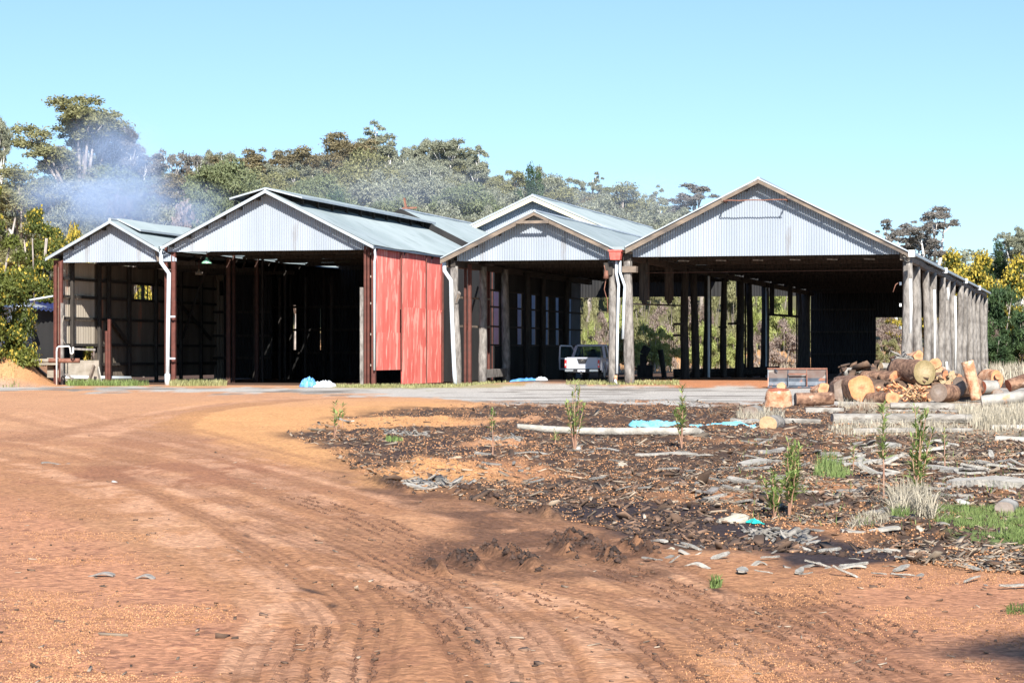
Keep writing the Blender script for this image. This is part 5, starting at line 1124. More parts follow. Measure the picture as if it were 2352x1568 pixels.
for sdd, wh in ((31, [(880, 990), (985, 992), (990, 1003), (890, 1004)]), (32, [(930, 1105), (1075, 1105), (1080, 1118), (940, 1118)]), (33, [(1700, 1215), (1880, 1225), (1860, 1250), (1720, 1240)]), (34, [(1130, 1000), (1200, 1003), (1190, 1012), (1120, 1010)])):
    X, Y, Z, rs = scatter(110, wh, sdd); L_ = np.exp(rs.normal(-3.1, .4, len(X)))
    clones('bleached_chips', GREYW, 'box', X, Y, Z, L_, L_ * .4, L_ * .15, rs, .4, .01, 'patch of bleached white chips')
# crumbs thrown up along the tyre ribs
RIBS = [([(1780, 1359), (1900, 1410), (1994, 1481)], 6, .10), ([(1399, 1305), (1643, 1393), (1838, 1461), (2034, 1549)], 4, .11), ([(895, 1344), (1023, 1421), (1100, 1523)], 4, .10), ([(860, 1267), (982, 1334), (1060, 1390)], 5, .10),
        ([(660, 1140), (819, 1191), (1049, 1283)], 4, .12), ([(1545, 1412), (1692, 1510), (1760, 1600)], 2, .12), ([(721, 1600), (737, 1436)], 3, .09), ([(850, 1600), (862, 1420)], 2, .09), ([(1180, 1360), (1400, 1450), (1560, 1590)], 3, .12), ([(1660, 1380), (1840, 1470), (1930, 1580)], 3, .12)]
rs = np.random.RandomState(91); XR, YR = [], []
for pts, k, gap in RIBS:
    q = smoothline(pts, 10)
    for j in range(k):
        ph = rs.rand() * 9
        for i in range(len(q) - 1):
            (x0, y0), (x1, y1) = q[i], q[i + 1]; L_ = math.hypot(x1 - x0, y1 - y0); nx, ny = (y1 - y0) / L_, -(x1 - x0) / L_
            if math.sin(i * 1.1 + ph) < -.55: continue
            m_ = int(L_ / .022) + 1; t_ = rs.rand(m_)
            XR.append(x0 + (x1 - x0) * t_ + nx * (j - k / 2) * gap + rs.normal(0, .008, m_)); YR.append(y0 + (y1 - y0) * t_ + ny * (j - k / 2) * gap + rs.normal(0, .008, m_))
XR = np.concatenate(XR); YR = np.concatenate(YR); r_ = np.exp(rs.normal(-5.0, .4, len(XR)))
clones('soil_crumbs', mk('brown_crumbs', (.10, .048, .028), (.17, .085, .05), scale=6, rough=1, island=.3), 'oct', XR, YR, height(XR, YR), r_ * 1.5, r_, r_, rs, .3, .001, 'crumbled edges of tyre prints', warp=.5)
# single pieces of waste wood one could pick up
def scraps(n, poly, seed, lo, hi, mat, label, group):
    X, Y, Z, rs = scatter(n, poly, seed); protos = []
    for i in range(5):
        b = MB(); w0 = .12 + .12 * rs.rand(); vs = []
        for k in range(5):
            t = k / 4 - .5; w1 = w0 * (1 - .35 * abs(t * 2) ** 5) * (1 + .6 * (rs.rand() - .5)); z = .012 * math.sin(k * 1.7 + i)
            vs += [(t, -w1 / 2, z - .03), (t, w1 / 2, z - .03), (t, w1 / 2, z + .03), (t, -w1 / 2, z + .03)]
        b.add(vs, [(k * 4 + j, (k + 1) * 4 + j, (k + 1) * 4 + (j + 1) % 4, k * 4 + (j + 1) % 4) for k in range(4) for j in range(4)] + [(0, 1, 2, 3), (19, 18, 17, 16)])
        me = bpy.data.meshes.new('wood_scrap'); me.from_pydata(b.v, [], b.f); me.materials.append(mat); protos.append(me)
    for i in range(len(X)):
        o = bpy.data.objects.new('wood_scrap', protos[i % 5]); COL.objects.link(o); s = rs.uniform(lo, hi)
        o.location = (X[i], Y[i], Z[i] + .03 * s + .02); o.scale = (s, s * rs.uniform(.6, 1.6), s); o.rotation_euler = (rs.normal(0, .2), rs.normal(0, .15), rs.normal(0, .7) if rs.rand() < .7 else rs.uniform(0, 3.1))
        tag(o, label, 'wood scrap', group)
scraps(70, [(1500, 1020), (1900, 1010), (2352, 1015), (2352, 1170), (1900, 1200), (1500, 1150)], 41, .15, .5, GREYW, 'weathered grey offcut lying in the mulch around the saplings', 'weathered offcuts in the mulch')
scraps(45, [(1900, 1030), (2352, 1020), (2352, 1110), (1950, 1110)], 42, .2, .7, GREYW2, 'bleached splintered offcut in the tangle right of the bushy sapling', 'bleached offcuts at right')
scraps(30, [(1500, 1250), (1800, 1260), (2352, 1290), (2352, 1360), (1800, 1340), (1550, 1320)], 43, .08, .25, GREYW2, 'small pale splinter on the soil below the wet patch', 'pale splinters on bare soil')
scraps(20, [(1000, 1020), (1400, 1010), (1500, 1130), (1200, 1130)], 44, .1, .3, GREYW, 'small grey offcut on the mulch left of the saplings', 'small offcuts at the mulch middle')
# bark and split firewood heaped in the log pile
def heap(n, x0, x1, y0, y1, Y0, Y1, s0, s1, mat, name, label, seed, kind='box', asp=(.4, .2)):
    rs = np.random.RandomState(seed); x = rs.uniform(x0, x1, n); y = rs.uniform(y0, y1, n); Yd = rs.uniform(Y0, Y1, n)
    X = (x - CX) / F * Yd; Z = H + (HY - y) * Yd / F; L_ = rs.uniform(s0, s1, n)
    clones(name, mat, kind, X, Yd, Z, L_, L_ * asp[0], L_ * asp[1], rs, .5, 0, label)
heap(130, 2015, 2215, 862, 930, 77, 79.5, .06, .22, BARKBITS, 'bark_litter', 'loose bark packed between the logs', 61)
heap(90, 2015, 2130, 885, 925, 74, 76.5, .05, .16, SPLIT, 'split_wood_bits', 'orange splinters between the logs', 62)
heap(50, 2085, 2125, 885, 922, 73.5, 75.5, .04, .11, CUTC, 'split_wood_bits', 'yellowish splinters low in the pile', 63)
heap(60, 1930, 2060, 838, 880, 79, 81, .08, .25, BARKBITS, 'bark_litter', 'dark litter on the upper left of the pile', 64)
heap(60, 2055, 2100, 812, 860, 79.5, 80.6, .08, .26, GREYW, 'bark_litter', 'peeling bark curls near the top of the pile', 65, asp=(.25, .12))
# earth and rotten bark the pile rests on
rs = np.random.RandomState(5); gx, gy = np.meshgrid(np.linspace(-1, 1, 60), np.linspace(-1, 1, 24), indexing='ij')
mx_, my_ = P(2095, 935, 79).x, 79.5; hx2 = gx * 3.0 + mx_; hy2 = gy * 2.6 + my_
hz2 = 1.0 * np.clip(1 - gx ** 2, 0, 1) ** .6 * np.clip(1 - gy ** 2, 0, 1) ** .7 * (.75 + .5 * fbm(hx2 * 2, hy2 * 2, 7)) + .12 * (fbm(hx2 * 7, hy2 * 7, 8) - .5) - .05
i2 = np.arange(60 * 24).reshape(60, 24)
o = link(np_mesh('bark_mound', np.stack([hx2, hy2, hz2], -1).reshape(-1, 3), np.stack([i2[:-1, :-1], i2[1:, :-1], i2[1:, 1:], i2[:-1, 1:]], -1).reshape(-1, 4)), 'bark_mound', BARKBITS); tag(o, 'dark mound of rotten bark under the log pile', None, None, 'stuff')
fw = [(2158, 868, 7), (2170, 866, 7), (2181, 870, 8), (2192, 866, 7), (2204, 868, 8), (2166, 877, 6), (2178, 880, 7), (2192, 879, 6), (2205, 880, 7), (2186, 858, 7), (2172, 857, 6), (2213, 872, 7)]
for i, (x, y, r) in enumerate(fw):
    rr = random.Random(i); log(x, y, 77.6, r, (rr.uniform(-.7, .7), 1, .1), .45, BARK if i % 3 else BARKG, (CUTC, CUTO, CUTT)[i % 3], 'small firewood piece stacked right of the tan cut end', seed=80 + i, cat='firewood', group='firewood pieces in the pile', lump=.25, name='firewood')
# ================================================================== GRASS AND SAPLINGS
def blades(name, mat, X, Y, Z, hgt, wid, rs, lean=.35, label=None, per=1):
    n = len(X); a = rs.uniform(0, 2 * math.pi, n); la = rs.uniform(0, 2 * math.pi, n); le = np.abs(rs.normal(0, lean, n)) * hgt
    dx, dy = np.cos(a) * wid / 2, np.sin(a) * wid / 2; lx, ly = np.cos(la) * le, np.sin(la) * le
    v = np.stack([np.stack([X - dx, Y - dy, Z], -1), np.stack([X + dx, Y + dy, Z], -1), np.stack([X + dx * .7 + lx * .4, Y + dy * .7 + ly * .4, Z + hgt * .6], -1), np.stack([X + lx, Y + ly, Z + hgt * np.clip(1 - le / hgt * .4, .3, 1)], -1), np.stack([X - dx * .7 + lx * .4, Y - dy * .7 + ly * .4, Z + hgt * .6], -1)], 1)
    f = np.array([[0, 1, 2, 4]]) ; V_ = v.reshape(-1, 3); b0 = (np.arange(n) * 5)[:, None]
    q = np.concatenate([b0 + np.array([[0, 1, 2, 4]]), b0 + np.array([[4, 2, 3, 3]])])
    me = bpy.data.meshes.new(name); F1 = (b0 + np.array([[0, 1, 2]])); F2 = (b0 + np.array([[0, 2, 4]])); F3 = (b0 + np.array([[4, 2, 3]]))
    o = link(np_mesh(name, V_, np.concatenate([F1, F2, F3])), name, mat); tag(o, label, None, None, 'stuff'); return o
def grass(name, mat, n, poly, seed, h0, h1, w, label, lean=.35, dens=None):
    X, Y, Z, rs = scatter(n, poly, seed, dens=dens); hg = rs.uniform(h0, h1, len(X)); return blades(name, mat, X, Y, Z - .01, hg, w, rs, lean, label)
grass('grass', GRASSG, 9000, [(2110, 1185), (2180, 1168), (2420, 1175), (2420, 1255), (2330, 1240), (2200, 1222)], 71, .03, .12, .008, 'fresh green grass at the right edge', .5, lambda X, Y, x, y: sst(vnoise(X * 4, Y * 3, 130), .25, .6))
grass('grass', GRASSG, 260, [(1862, 1092), (1905, 1100), (1945, 1084), (1900, 1072)], 72, .08, .36, .011, 'bright green grass clump in the mulch', .35)
grass('grass', GRASSG, 300, [(1905, 1104), (1960, 1104), (1950, 1094), (1915, 1094)], 73, .06, .2, .012, 'lower green grass clump', .4)
grass('dry_grass', GRASSD, 5200, [(2190, 938), (2420, 932), (2420, 990), (2260, 1000), (2215, 975)], 74, .08, .34, .02, 'tall pale dry grass at right below the pile', .25, lambda X, Y, x, y: sst(vnoise(X * .8, Y * .5, 131), .2, .7))
grass('dry_grass', GRASSD, 1500, [(1925, 972), (2140, 975), (2240, 995), (1960, 1000), (1900, 990)], 75, .04, .2, .015, 'pale dry grass round the bleached logs', .4)
grass('dry_grass', GRASSD, 500, [(1690, 955), (1800, 955), (1800, 968), (1700, 968)], 76, .1, .35, .02, 'dry tuft by the cream cut face', .5)
grass('dry_grass', GRASSD, 260, [(1925, 925), (2010, 925), (2010, 940), (1925, 940)], 77, .06, .3, .015, 'dry stalks in front of the bright cut log', .3)
grass('dry_grass', GRASSD, 1500, [(2045, 1195), (2145, 1195), (2135, 1165), (2060, 1160)], 78, .08, .38, .012, 'straw coloured drooping tussock', .9)
grass('dry_grass', GRASSD, 1000, [(1950, 1215), (2080, 1205), (2080, 1190), (1960, 1195)], 79, .02, .12, .01, 'flattened straw left of the tussock', 1.4)
grass('grass', GRASSG, 250, [(2050, 1205), (2090, 1205), (2090, 1195), (2050, 1195)], 80, .05, .2, .01, 'green blades at the tussock foot', .5)
grass('grass', GRASSY, 3200, [(690, 886), (940, 886), (1170, 885), (1040, 890.5), (800, 890)], 81, .04, .2, .04, 'yellowing verge grass along the shed fronts', .4)
grass('grass', GRASSG, 1500, [(150, 883.5), (290, 884.8), (345, 885), (300, 886.5), (160, 886)], 82, .08, .42, .04, 'green grass at the left shed mouth', .3)
grass('grass', GRASSY, 1500, [(390, 884.5), (520, 884.5), (520, 886), (390, 886.5)], 83, .1, .4, .04, 'sparse weeds by the thick downpipe', .3)
grass('grass', GRASSY, 2000, [(1300, 886.5), (1560, 886), (1560, 889), (1300, 888.5)], 84, .04, .18, .05, 'short verge grass at the paired posts', .4)
grass('grass', GRASSG, 160, [(884, 1015), (925, 1015), (920, 1008), (888, 1008)], 85, .06, .16, .02, 'small green tuft on the orange soil', .7)
grass('grass', GRASSG, 120, [(2310, 1412), (2365, 1412), (2360, 1398), (2312, 1398)], 86, .02, .08, .008, 'tiny weed at the lower right edge', .9)
grass('grass', GRASSG, 90, [(1630, 1345), (1655, 1345), (1655, 1335), (1635, 1335)], 87, .03, .12, .012, 'tiny bright weed below the mud', .6)
grass('grass', GRASSG, 700, [(1700, 1000), (2352, 1000), (2352, 1240), (1700, 1200)], 88, .04, .15, .01, 'stray green blades in the mulch', .5)
rs = np.random.RandomState(9); n = 5000; v_ = rs.uniform(76, 100, n); u_ = rs.uniform(-60, 20, n)
X = u_ * CT + (D0 + v_) * ST; Y = -u_ * ST + (D0 + v_) * CT
blades('dry_grass', GRASSD, X, Y, height(X, Y), rs.uniform(.3, 1.0, n), .06, rs, .3, 'pale tall grass beyond the sheds')
rs = np.random.RandomState(10); n = 6000; Y = rs.uniform(120, 200, n); X = Y * .205 + rs.uniform(.5, 16, n)
blades('dry_grass', GRASSD, X, Y, height(X, Y), rs.uniform(.4, 1.2, n), .07, rs, .3, 'pale tall grass right of the largest shed')
rs = np.random.RandomState(12); n = 1200; n = 350; Y = rs.uniform(106, 114, n); X = -Y * .2 - rs.uniform(1.6, 5, n)
blades('dry_grass', GRASSY, X, Y, height(X, Y), rs.uniform(.1, .35, n), .04, rs, .5, 'rough grass on the orange bank at left')
def sapling(x, yb, yt, wpx, nst, nlf, label, seed, leaf=.09, bare=.35, mat=SAPL, thin=1):
    rng = random.Random(seed); rs = np.random.RandomState(seed); b = GP(x, yb); Yd = b.y; hgt = (yb - yt) * Yd / F * 1.0; wd = wpx * Yd / F / 2
    t = thing('sapling', label, 'sapling', b); sm = MB(); LV = []
    for s in range(nst):
        a = rng.uniform(0, 6.28); k = 1.35 * rng.random() ** .7 if s else .1; hh = hgt * (1 if s == 0 else rng.uniform(.6, .97)); pts = []
        for i in range(7):
            q = i / 6; pts.append(b + Vector((math.cos(a) * wd * k * q ** 1.2 + rng.uniform(-.012, .012) * q, math.sin(a) * wd * k * q ** 1.2, hh * q - .02)))
        sm.tube(pts, [.010 * thin * (1 - .75 * i / 6) * (1 + hgt * .3) for i in range(7)], 5)
        m = int(nlf * .45 / nst)
        for j in range(m):
            q = bare + (1 - bare) * rng.random() ** .85; i = min(5, int(q * 6)); p = pts[i].lerp(pts[i + 1], q * 6 - i)
            an = rng.uniform(0, 6.28); el = rng.uniform(.3, 1.25); l = leaf * rng.uniform(.6, 1.25) * (1.15 - .3 * q)
            d = Vector((math.cos(an) * math.cos(el), math.sin(an) * math.cos(el), math.sin(el))); sd_ = Vector((-math.sin(an), math.cos(an), rng.uniform(-.5, .5))).normalized() * l * .12
            LV.append([p, p + d * l * .5 + sd_, p + d * l + Vector((0, 0, -l * .12)), p + d * l * .5 - sd_])
    sm.build('stem', SAPS, t, b)
    V_ = np.array([[tuple(q) for q in l] for l in LV]).reshape(-1, 3)
    link(np_mesh('leaves', V_, np.arange(len(V_)).reshape(-1, 4)), 'leaves', mat, t, b)
sapling(768, 1003, 914, 34, 3, 150, 'leftmost thin sapling with a tuft of leaves on bare stems', 1, .14, .45)
sapling(787, 985, 948, 10, 1, 50, 'tiny sapling just right of the leftmost one', 2, .12, .4)
sapling(1132, 1052, 938, 14, 1, 90, 'single stem sapling with a small top tuft left of the crooked pole', 3, .12, .55)
sapling(1320, 1040, 876, 58, 7, 420, 'tall many stemmed sapling standing in front of the crooked pole', 4, .13, .3)
sapling(1275, 1018, 985, 16, 2, 60, 'low dark sapling left of the tall many stemmed one', 5, .1, .2)
sapling(1566, 1030, 888, 34, 4, 480, 'upright sapling with dense top between the two blue sheets', 6, .13, .35)
sapling(1778, 1186, 1075, 62, 6, 620, 'spreading sapling left of the bushiest one', 7, .10, .2)
sapling(1812, 1180, 1003, 48, 8, 1100, 'bushiest dark leafed sapling in the middle of the waste wood', 8, .10, .25)
sapling(2030, 1150, 930, 34, 1, 190, 'tall single stemmed sapling with sparse leaves', 9, .13, .38)
sapling(2105, 1160, 928, 60, 8, 760, 'tallest leafy sapling at right of the single stemmed one', 10, .12, .15)
sapling(2170, 1080, 985, 18, 2, 80, 'short thin sapling behind the tallest leafy one', 11, .1, .2)
sapling(1850, 1145, 1110, 26, 2, 50, 'low leaning shoot right of the bushiest sapling', 12, .1, .3)
sapling(1960, 1080, 1020, 16, 2, 60, 'slender shoot beside the green grass clump', 13, .1, .3)
# ================================================================== TREES AND SHRUBS
def leafcloud(rs, clumps, nleaf, size, flat=.8, asp=.45, shell=.5):
    """leaf-sized quads spread through clumps (x, y, z, r)"""
    C = np.array(clumps); w = C[:, 3] ** 2; w = w / w.sum(); k = rs.choice(len(C), nleaf, p=w)
    d = rs.normal(size=(nleaf, 3)); d /= np.linalg.norm(d, axis=1)[:, None]; d[:, 2] = np.where(d[:, 2] < -.35, -d[:, 2] * .6, d[:, 2])
    rr = C[k, 3] * (shell + (1 - shell) * rs.rand(nleaf)) * (1 + .15 * rs.normal(size=nleaf))
    p = C[k, :3] + d * rr[:, None] * np.array([1, 1, flat])
    n = d * .7 + rs.normal(size=(nleaf, 3)) * .75 + np.array([0, 0, .25]); n /= np.linalg.norm(n, axis=1)[:, None]
    a = np.cross(n, rs.normal(size=(nleaf, 3))); a /= np.linalg.norm(a, axis=1)[:, None]; b = np.cross(n, a)
    s = size * rs.uniform(.55, 1.35, nleaf)[:, None]; a = a * s; b = b * s * asp
    V_ = np.stack([p - a, p - b * .9, p + a, p + b], 1).reshape(-1, 3)
    return V_
def make_tree(name, label, cat, h, w, style, leaf, seed, nleaf=6000, lsize=.26, trunk=TRUNKM, flowers=0, group=None, bare=0):
    rs = np.random.RandomState(seed); rng = random.Random(seed)
    t = thing(name, label, cat, (0, 0, 0), group); tm = MB(); cl = []
    th_ = {'round': .32, 'gum': .42, 'tall': .40, 'bush': .05, 'wispy': .36, 'wattle': .06}[style] * h
    if style in ('bush', 'wattle'):
        n = 34 if style == 'bush' else 60
        for i in range(n):
            a = rng.uniform(0, 6.28); q = rng.random() ** .5; z = h * (.06 + .80 * rng.random() * math.sqrt(max(.05, 1 - q * q * .85)))
            if style == 'wattle': q *= 1 - .55 * z / h
            cl.append((math.cos(a) * w / 2 * q * .85, math.sin(a) * w / 2 * q * .85, z, (.12 if style == 'bush' else .085) * (w + h) * .6 * rng.uniform(.6, 1.2)))
        for i in range(5):
            a = rng.uniform(0, 6.28); e = Vector((math.cos(a) * w * .28, math.sin(a) * w * .28, h * .7)); tm.tube([(0, 0, -.3), e * .45 + Vector((0, 0, h * .05)), e], [.03 * h * .5, .018 * h * .5, .006 * h], 6)
    else:
        lean = Vector((rng.uniform(-.06, .06) * h, rng.uniform(-.06, .06) * h, 0)); tp = Vector((0, 0, th_)) + lean
        tm.tube([(0, 0, -.5), tuple(lean * .3 + Vector((0, 0, th_ * .5))), tuple(tp)], [.026 * h, .019 * h, .016 * h], 8)
        nl = {'round': 15, 'gum': 14, 'tall': 14, 'wispy': 14}[style]
        for i in range(nl):
            a = 6.28 * i / nl + rng.uniform(-.4, .4); q = rng.uniform(.35, 1.0) if i else 0.05
            zt = h * (th_ / h + .08 + (.86 - th_ / h) * rng.random() ** .7) * (1 - .15 * q * (style == 'round'))
            zt = min(zt, h * .93) - .10 * h * q * q
            tt = (zt - th_) / (h - th_); q *= .55 + .9 * math.sqrt(max(0, tt * (1.25 - tt))); e = Vector((math.cos(a) * w * .42 * q, math.sin(a) * w * .42 * q, zt)) + lean
            m_ = tp.lerp(e, .5) + Vector((math.cos(a) * w * .04, math.sin(a) * w * .04, -h * .02)); tm.tube([tuple(tp - Vector((0, 0, th_ * .2 * rng.random()))), tuple(m_), tuple(e)], [.013 * h, .008 * h, .003 * h], 6)
            nc = 8
            for j in range(nc):
                rr = w * {'round': .135, 'gum': .105, 'tall': .11, 'wispy': .078}[style] * rng.uniform(.5, 1.35)
                o_ = Vector((rng.uniform(-1, 1), rng.uniform(-1, 1), rng.uniform(-.7, .8))) * w * .17
                c = e + o_; cl.append((c.x, c.y, c.z, rr))
                if rng.random() < .35: tm.tube([tuple(m_.lerp(e, .6)), tuple(c)], [.004 * h, .0015 * h], 4)
            if style in ('gum', 'wispy', 'tall') and rng.random() < .7:
                c = m_ + Vector((rng.uniform(-1, 1), rng.uniform(-1, 1), .2)) * w * .12; cl.append((c.x, c.y, c.z, w * .07))
        for i in range(bare):
            a = rng.uniform(0, 6.28); e = Vector((math.cos(a) * w * .3, math.sin(a) * w * .2, h * rng.uniform(.8, 1.08))); tm.tube([tuple(tp), tuple(tp.lerp(e, .5) + Vector((w * .06 * math.cos(a), 0, 0))), tuple(e)], [.010 * h, .006 * h, .002 * h], 5)
    tm.build('trunk', trunk, t, local=True, smooth=True)
    nf = int(nleaf * (1 - flowers)); V_ = leafcloud(rs, cl, nf, lsize)
    link(np_mesh('crown', V_, np.arange(len(V_)).reshape(-1, 4)), 'crown', leaf, t, local=True)
    if flowers:
        c2 = [c for i, c in enumerate(cl) if i % 5 != 1]; V_ = leafcloud(rs, [(c[0], c[1], c[2] + c[3] * .15, c[3] * 1.05) for c in c2], int(nleaf * flowers), lsize * .9, asp=.8, shell=.85)
        link(np_mesh('blossom', V_, np.arange(len(V_)).reshape(-1, 4)), 'blossom', FLOWER, t, local=True)
    A = V_ if not flowers else V_
    t['_h'] = float(np.percentile(V_[:, 2], 99.6)); t['_w'] = float(np.percentile(np.abs(V_[:, 0]), 98) + np.percentile(np.abs(V_[:, 1]), 98)); return t
PROTO = {}; MEAS = {}
def place(kind, x, ytop, wpx, Y, label, ybase=None, name=None, cat='tree', group=None, rot=None, zb=None):
    """kind: prototype key; the crown's top is seen at x,ytop and is wpx photo pixels wide at distance Y"""
    st = KINDS_[kind]
    if kind not in PROTO:
        PROTO[kind] = make_tree(st[0], label, cat, *st[1:]); t = PROTO[kind]; MEAS[kind] = (t['_h'], t['_w'])
    else: t = copy_tree(PROTO[kind])
    if t.name.split('.')[0] != (name or st[0]): t.name = name or st[0]
    X = (x - CX) / F * Y; z0 = float(macro(np.array([X]), np.array([Y]))[0]) if zb is None else zb
    zt = H + (HY - ytop) * Y / F
    mh, mw = MEAS[kind]; s = wpx * Y / F / mw; t.location = (X, Y, z0 - .1); t.scale = (s, s, (zt - z0 + .1) / mh); rr = random.Random(int(x * 3 + ytop)); t.rotation_euler = (0, 0, rr.uniform(0, 6.28) if rot is None else rot)
    t['label'] = label; t['category'] = cat
    for k_ in ('_h', '_w'):
        if k_ in t: del t[k_]
    if group: t['group'] = group
    return t
KINDS_ = {  # name, height, width, style, leaves, seed ...
 'gumA': ('gum_tree', 21, 9, 'gum', LF['olive'], 3, 26000, .17),
 'gumB': ('gum_tree', 21, 9, 'gum', LF['grey'], 8, 26000, .17, TRUNKW),
 'gumC': ('gum_tree', 21, 9, 'tall', LF['purple'], 12, 26000, .17, TRUNKW),
 'gumD': ('gum_tree', 21, 9, 'tall', LF['brown'], 17, 26000, .17),
 'gumE': ('gum_tree', 21, 9, 'wispy', LF['grey'], 21, 20000, .16, TRUNKW),
 'gumF': ('gum_tree', 21, 9, 'wispy', LF['purple'], 26, 24000, .16, TRUNKW),
 'rndA': ('round_crowned_tree', 16, 9.5, 'round', LF['green'], 31, 30000, .18),
 'rndB': ('round_crowned_tree', 16, 9.5, 'round', LF['olive'], 35, 30000, .18),
 'rndC': ('round_crowned_tree', 16, 9.5, 'round', LF['grey'], 39, 30000, .18),
 'rndD': ('round_crowned_tree', 16, 9.5, 'round', LF['dark'], 43, 30000, .18),
 'dead': ('white_limbed_tree', 16, 9, 'wispy', LF['purple'], 47, 9000, .16, TRUNKW, 0, None, 0),
 'watA': ('wattle_tree', 9, 6, 'wattle', LF['wattle'], 51, 42000, .10, TRUNKM, .05),
 'watB': ('wattle_tree', 8, 9, 'bush', LF['wattle'], 55, 20000, .16, TRUNKM, .30),
 'shrA': ('shrub', 4, 6, 'bush', LF['bright'], 61, 9000, .13),
 'shrB': ('shrub', 4, 6, 'bush', LF['olive'], 64, 9000, .13),
 'shrC': ('shrub', 4, 6, 'bush', LF['dry'], 67, 5500, .12),
 'shrD': ('shrub', 5, 6, 'bush', LF['dark'], 70, 9000, .14),
}
T = [ # skyline row, left to right
 ('gumB', 2, 268, 70, 235, 'grey leafed gum tree cut by the left edge of the picture'),
 ('gumA', 172, 230, 190, 262, 'tallest olive gum tree at left, rising above the smoke'),
 ('gumC', 268, 282, 130, 270, 'purplish gum tree standing in the smoke right of the tallest one'),
 ('gumC', 300, 300, 120, 268, 'second purplish gum tree in the smoke, crowded against the first'),
 ('gumF', 235, 305, 130, 272, 'purplish open gum tree touching the tallest olive gum tree'),
 ('gumF', 335, 342, 130, 275, 'lower purplish gum tree above the left shed roof'),
 ('dead', 432, 350, 130, 255, 'tree with bare white limbs above the gap between the two left sheds'),
 ('gumB', 480, 348, 90, 285, 'slim grey gum tree right of the bare white limbs'),
 ('gumD', 552, 344, 110, 285, 'russet topped gum tree left of the big shed ridge'),
 ('gumD', 622, 346, 100, 288, 'russet gum tree straight above the big shed ridge'),
 ('gumD', 680, 355, 95, 290, 'small russet gum tree right of the big shed ridge'),
 ('gumD', 772, 304, 150, 280, 'broad russet gum tree, left one of the highest group on the skyline'),
 ('gumE', 880, 289, 160, 285, 'open crowned grey gum tree, highest on the middle skyline'),
 ('gumB', 975, 322, 110, 290, 'grey gum tree right of the highest open crown'),
 ('gumB', 1040, 326, 120, 285, 'grey gum tree with rounded twin tops above the red wall'),
 ('gumE', 1092, 345, 110, 280, 'open grey gum tree with drooping right side above the rear shed'),
 ('gumA', 1150, 394, 90, 270, 'low olive gum tree left of the cream gable peak'),
 ('rndD', 1213, 390, 70, 240, 'small dark green tree directly behind the cream gable peak'),
 ('rndC', 1268, 392, 100, 275, 'grey green rounded tree right of the cream gable peak'),
 ('gumE', 1335, 398, 100, 280, 'twin topped open gum tree above the rear shed ridge'),
 ('rndB', 1425, 428, 130, 270, 'broad olive tree above the valley of the rear shed roof'),
 ('gumE', 1482, 430, 85, 285, 'small drooping gum tree at the right end of the ridge forest'),
 ('gumF', 1598, 420, 130, 300, 'bluish twin gum tree just left of the largest gable'),
 ('rndC', 1540, 480, 110, 295, 'low bluish tree in the skyline gap left of the largest gable'),
 ('rndB', 55, 388, 170, 230, 'rounded green tree left of the smoke'),
 ('rndD', 130, 412, 120, 245, 'dark rounded tree at the left edge of the smoke'),
 # middle slope
 ('rndC', 215, 400, 170, 232, 'rounded tree veiled by thick smoke left of the low shed roof'),
 ('rndA', 300, 388, 150, 236, 'rounded green tree behind thin smoke over the low shed'),
 ('gumD', 380, 402, 130, 240, 'brownish tree behind smoke right of the low shed ridge'),
 ('rndA', 530, 380, 170, 222, 'big green tree with flat dense clumps left of the vented ridge'),
 ('rndB', 610, 398, 150, 226, 'dense olive tree right behind the big shed peak'),
 ('gumA', 690, 398, 120, 235, 'olive tree behind the start of the ridge vent'),
 ('rndA', 745, 414, 150, 226, 'dense green tree above the middle of the ridge vent'),
 ('rndB', 842, 352, 150, 248, 'olive tree under the highest open crown'),
 ('rndC', 905, 400, 150, 238, 'pale grey green tree in thin smoke above the ridge vent end'),
 ('gumB', 950, 380, 120, 250, 'tree with a visible pale forked trunk above the vent end'),
 ('rndC', 1010, 398, 150, 242, 'rounded hazy tree above the red wall'),
 ('rndA', 1080, 432, 150, 236, 'rounded hazy green tree left of the cream barge'),
 ('rndC', 1150, 440, 130, 240, 'hazy tree touching the cream barge from behind'),
 ('rndB', 1280, 440, 130, 244, 'olive tree just above the rear shed ridge'),
 ('rndC', 1350, 452, 140, 246, 'hazy rounded tree above the rear shed roof slope'),
 ('rndC', 1470, 478, 130, 255, 'hazy tree at the low end of the rear roof'),
 ('rndB', 1610, 498, 130, 262, 'low tree touching the left slope of the largest gable'),
 # lower slope
 ('rndC', 165, 470, 150, 205, 'low bush tree in the densest smoke'),
 ('shrC', 270, 460, 190, 205, 'brown scrub in smoke just above the low shed ridge'),
 ('rndC', 350, 455, 150, 208, 'grey scrubby tree in smoke behind the low shed vent'),
 ('shrC', 425, 470, 150, 205, 'brown scrub between the two left shed roofs'),
 ('rndA', 470, 440, 130, 210, 'green low tree left of the vented ridge tip'),
 ('rndA', 680, 440, 150, 205, 'low green tree right behind the big shed peak'),
 ('rndD', 790, 450, 140, 208, 'low dark green tree above the ridge vent middle'),
 ('rndA', 900, 462, 150, 208, 'low green tree above the broken flue'),
 ('rndC', 1000, 468, 150, 212, 'low hazy tree above the raised rear roof'),
 ('rndC', 1090, 480, 110, 214, 'low hazy tree by the left end of the cream barge'),
 # right side
 ('gumF', 2150, 474, 150, 225, 'large lone purplish gum tree behind the row of log posts'),
 ('gumF', 2055, 508, 85, 240, 'small purplish gum tree peeping over the largest shed roof'),
 ('gumB', 2345, 524, 90, 235, 'grey gum tree at the right edge of the picture'),
 ('rndD', 2288, 560, 70, 240, 'small dark tree left of the right edge gum'),
]
for k, x, yt, w_, Y, lb in T: place(k, x, yt, w_ * 1.18, Y, lb)
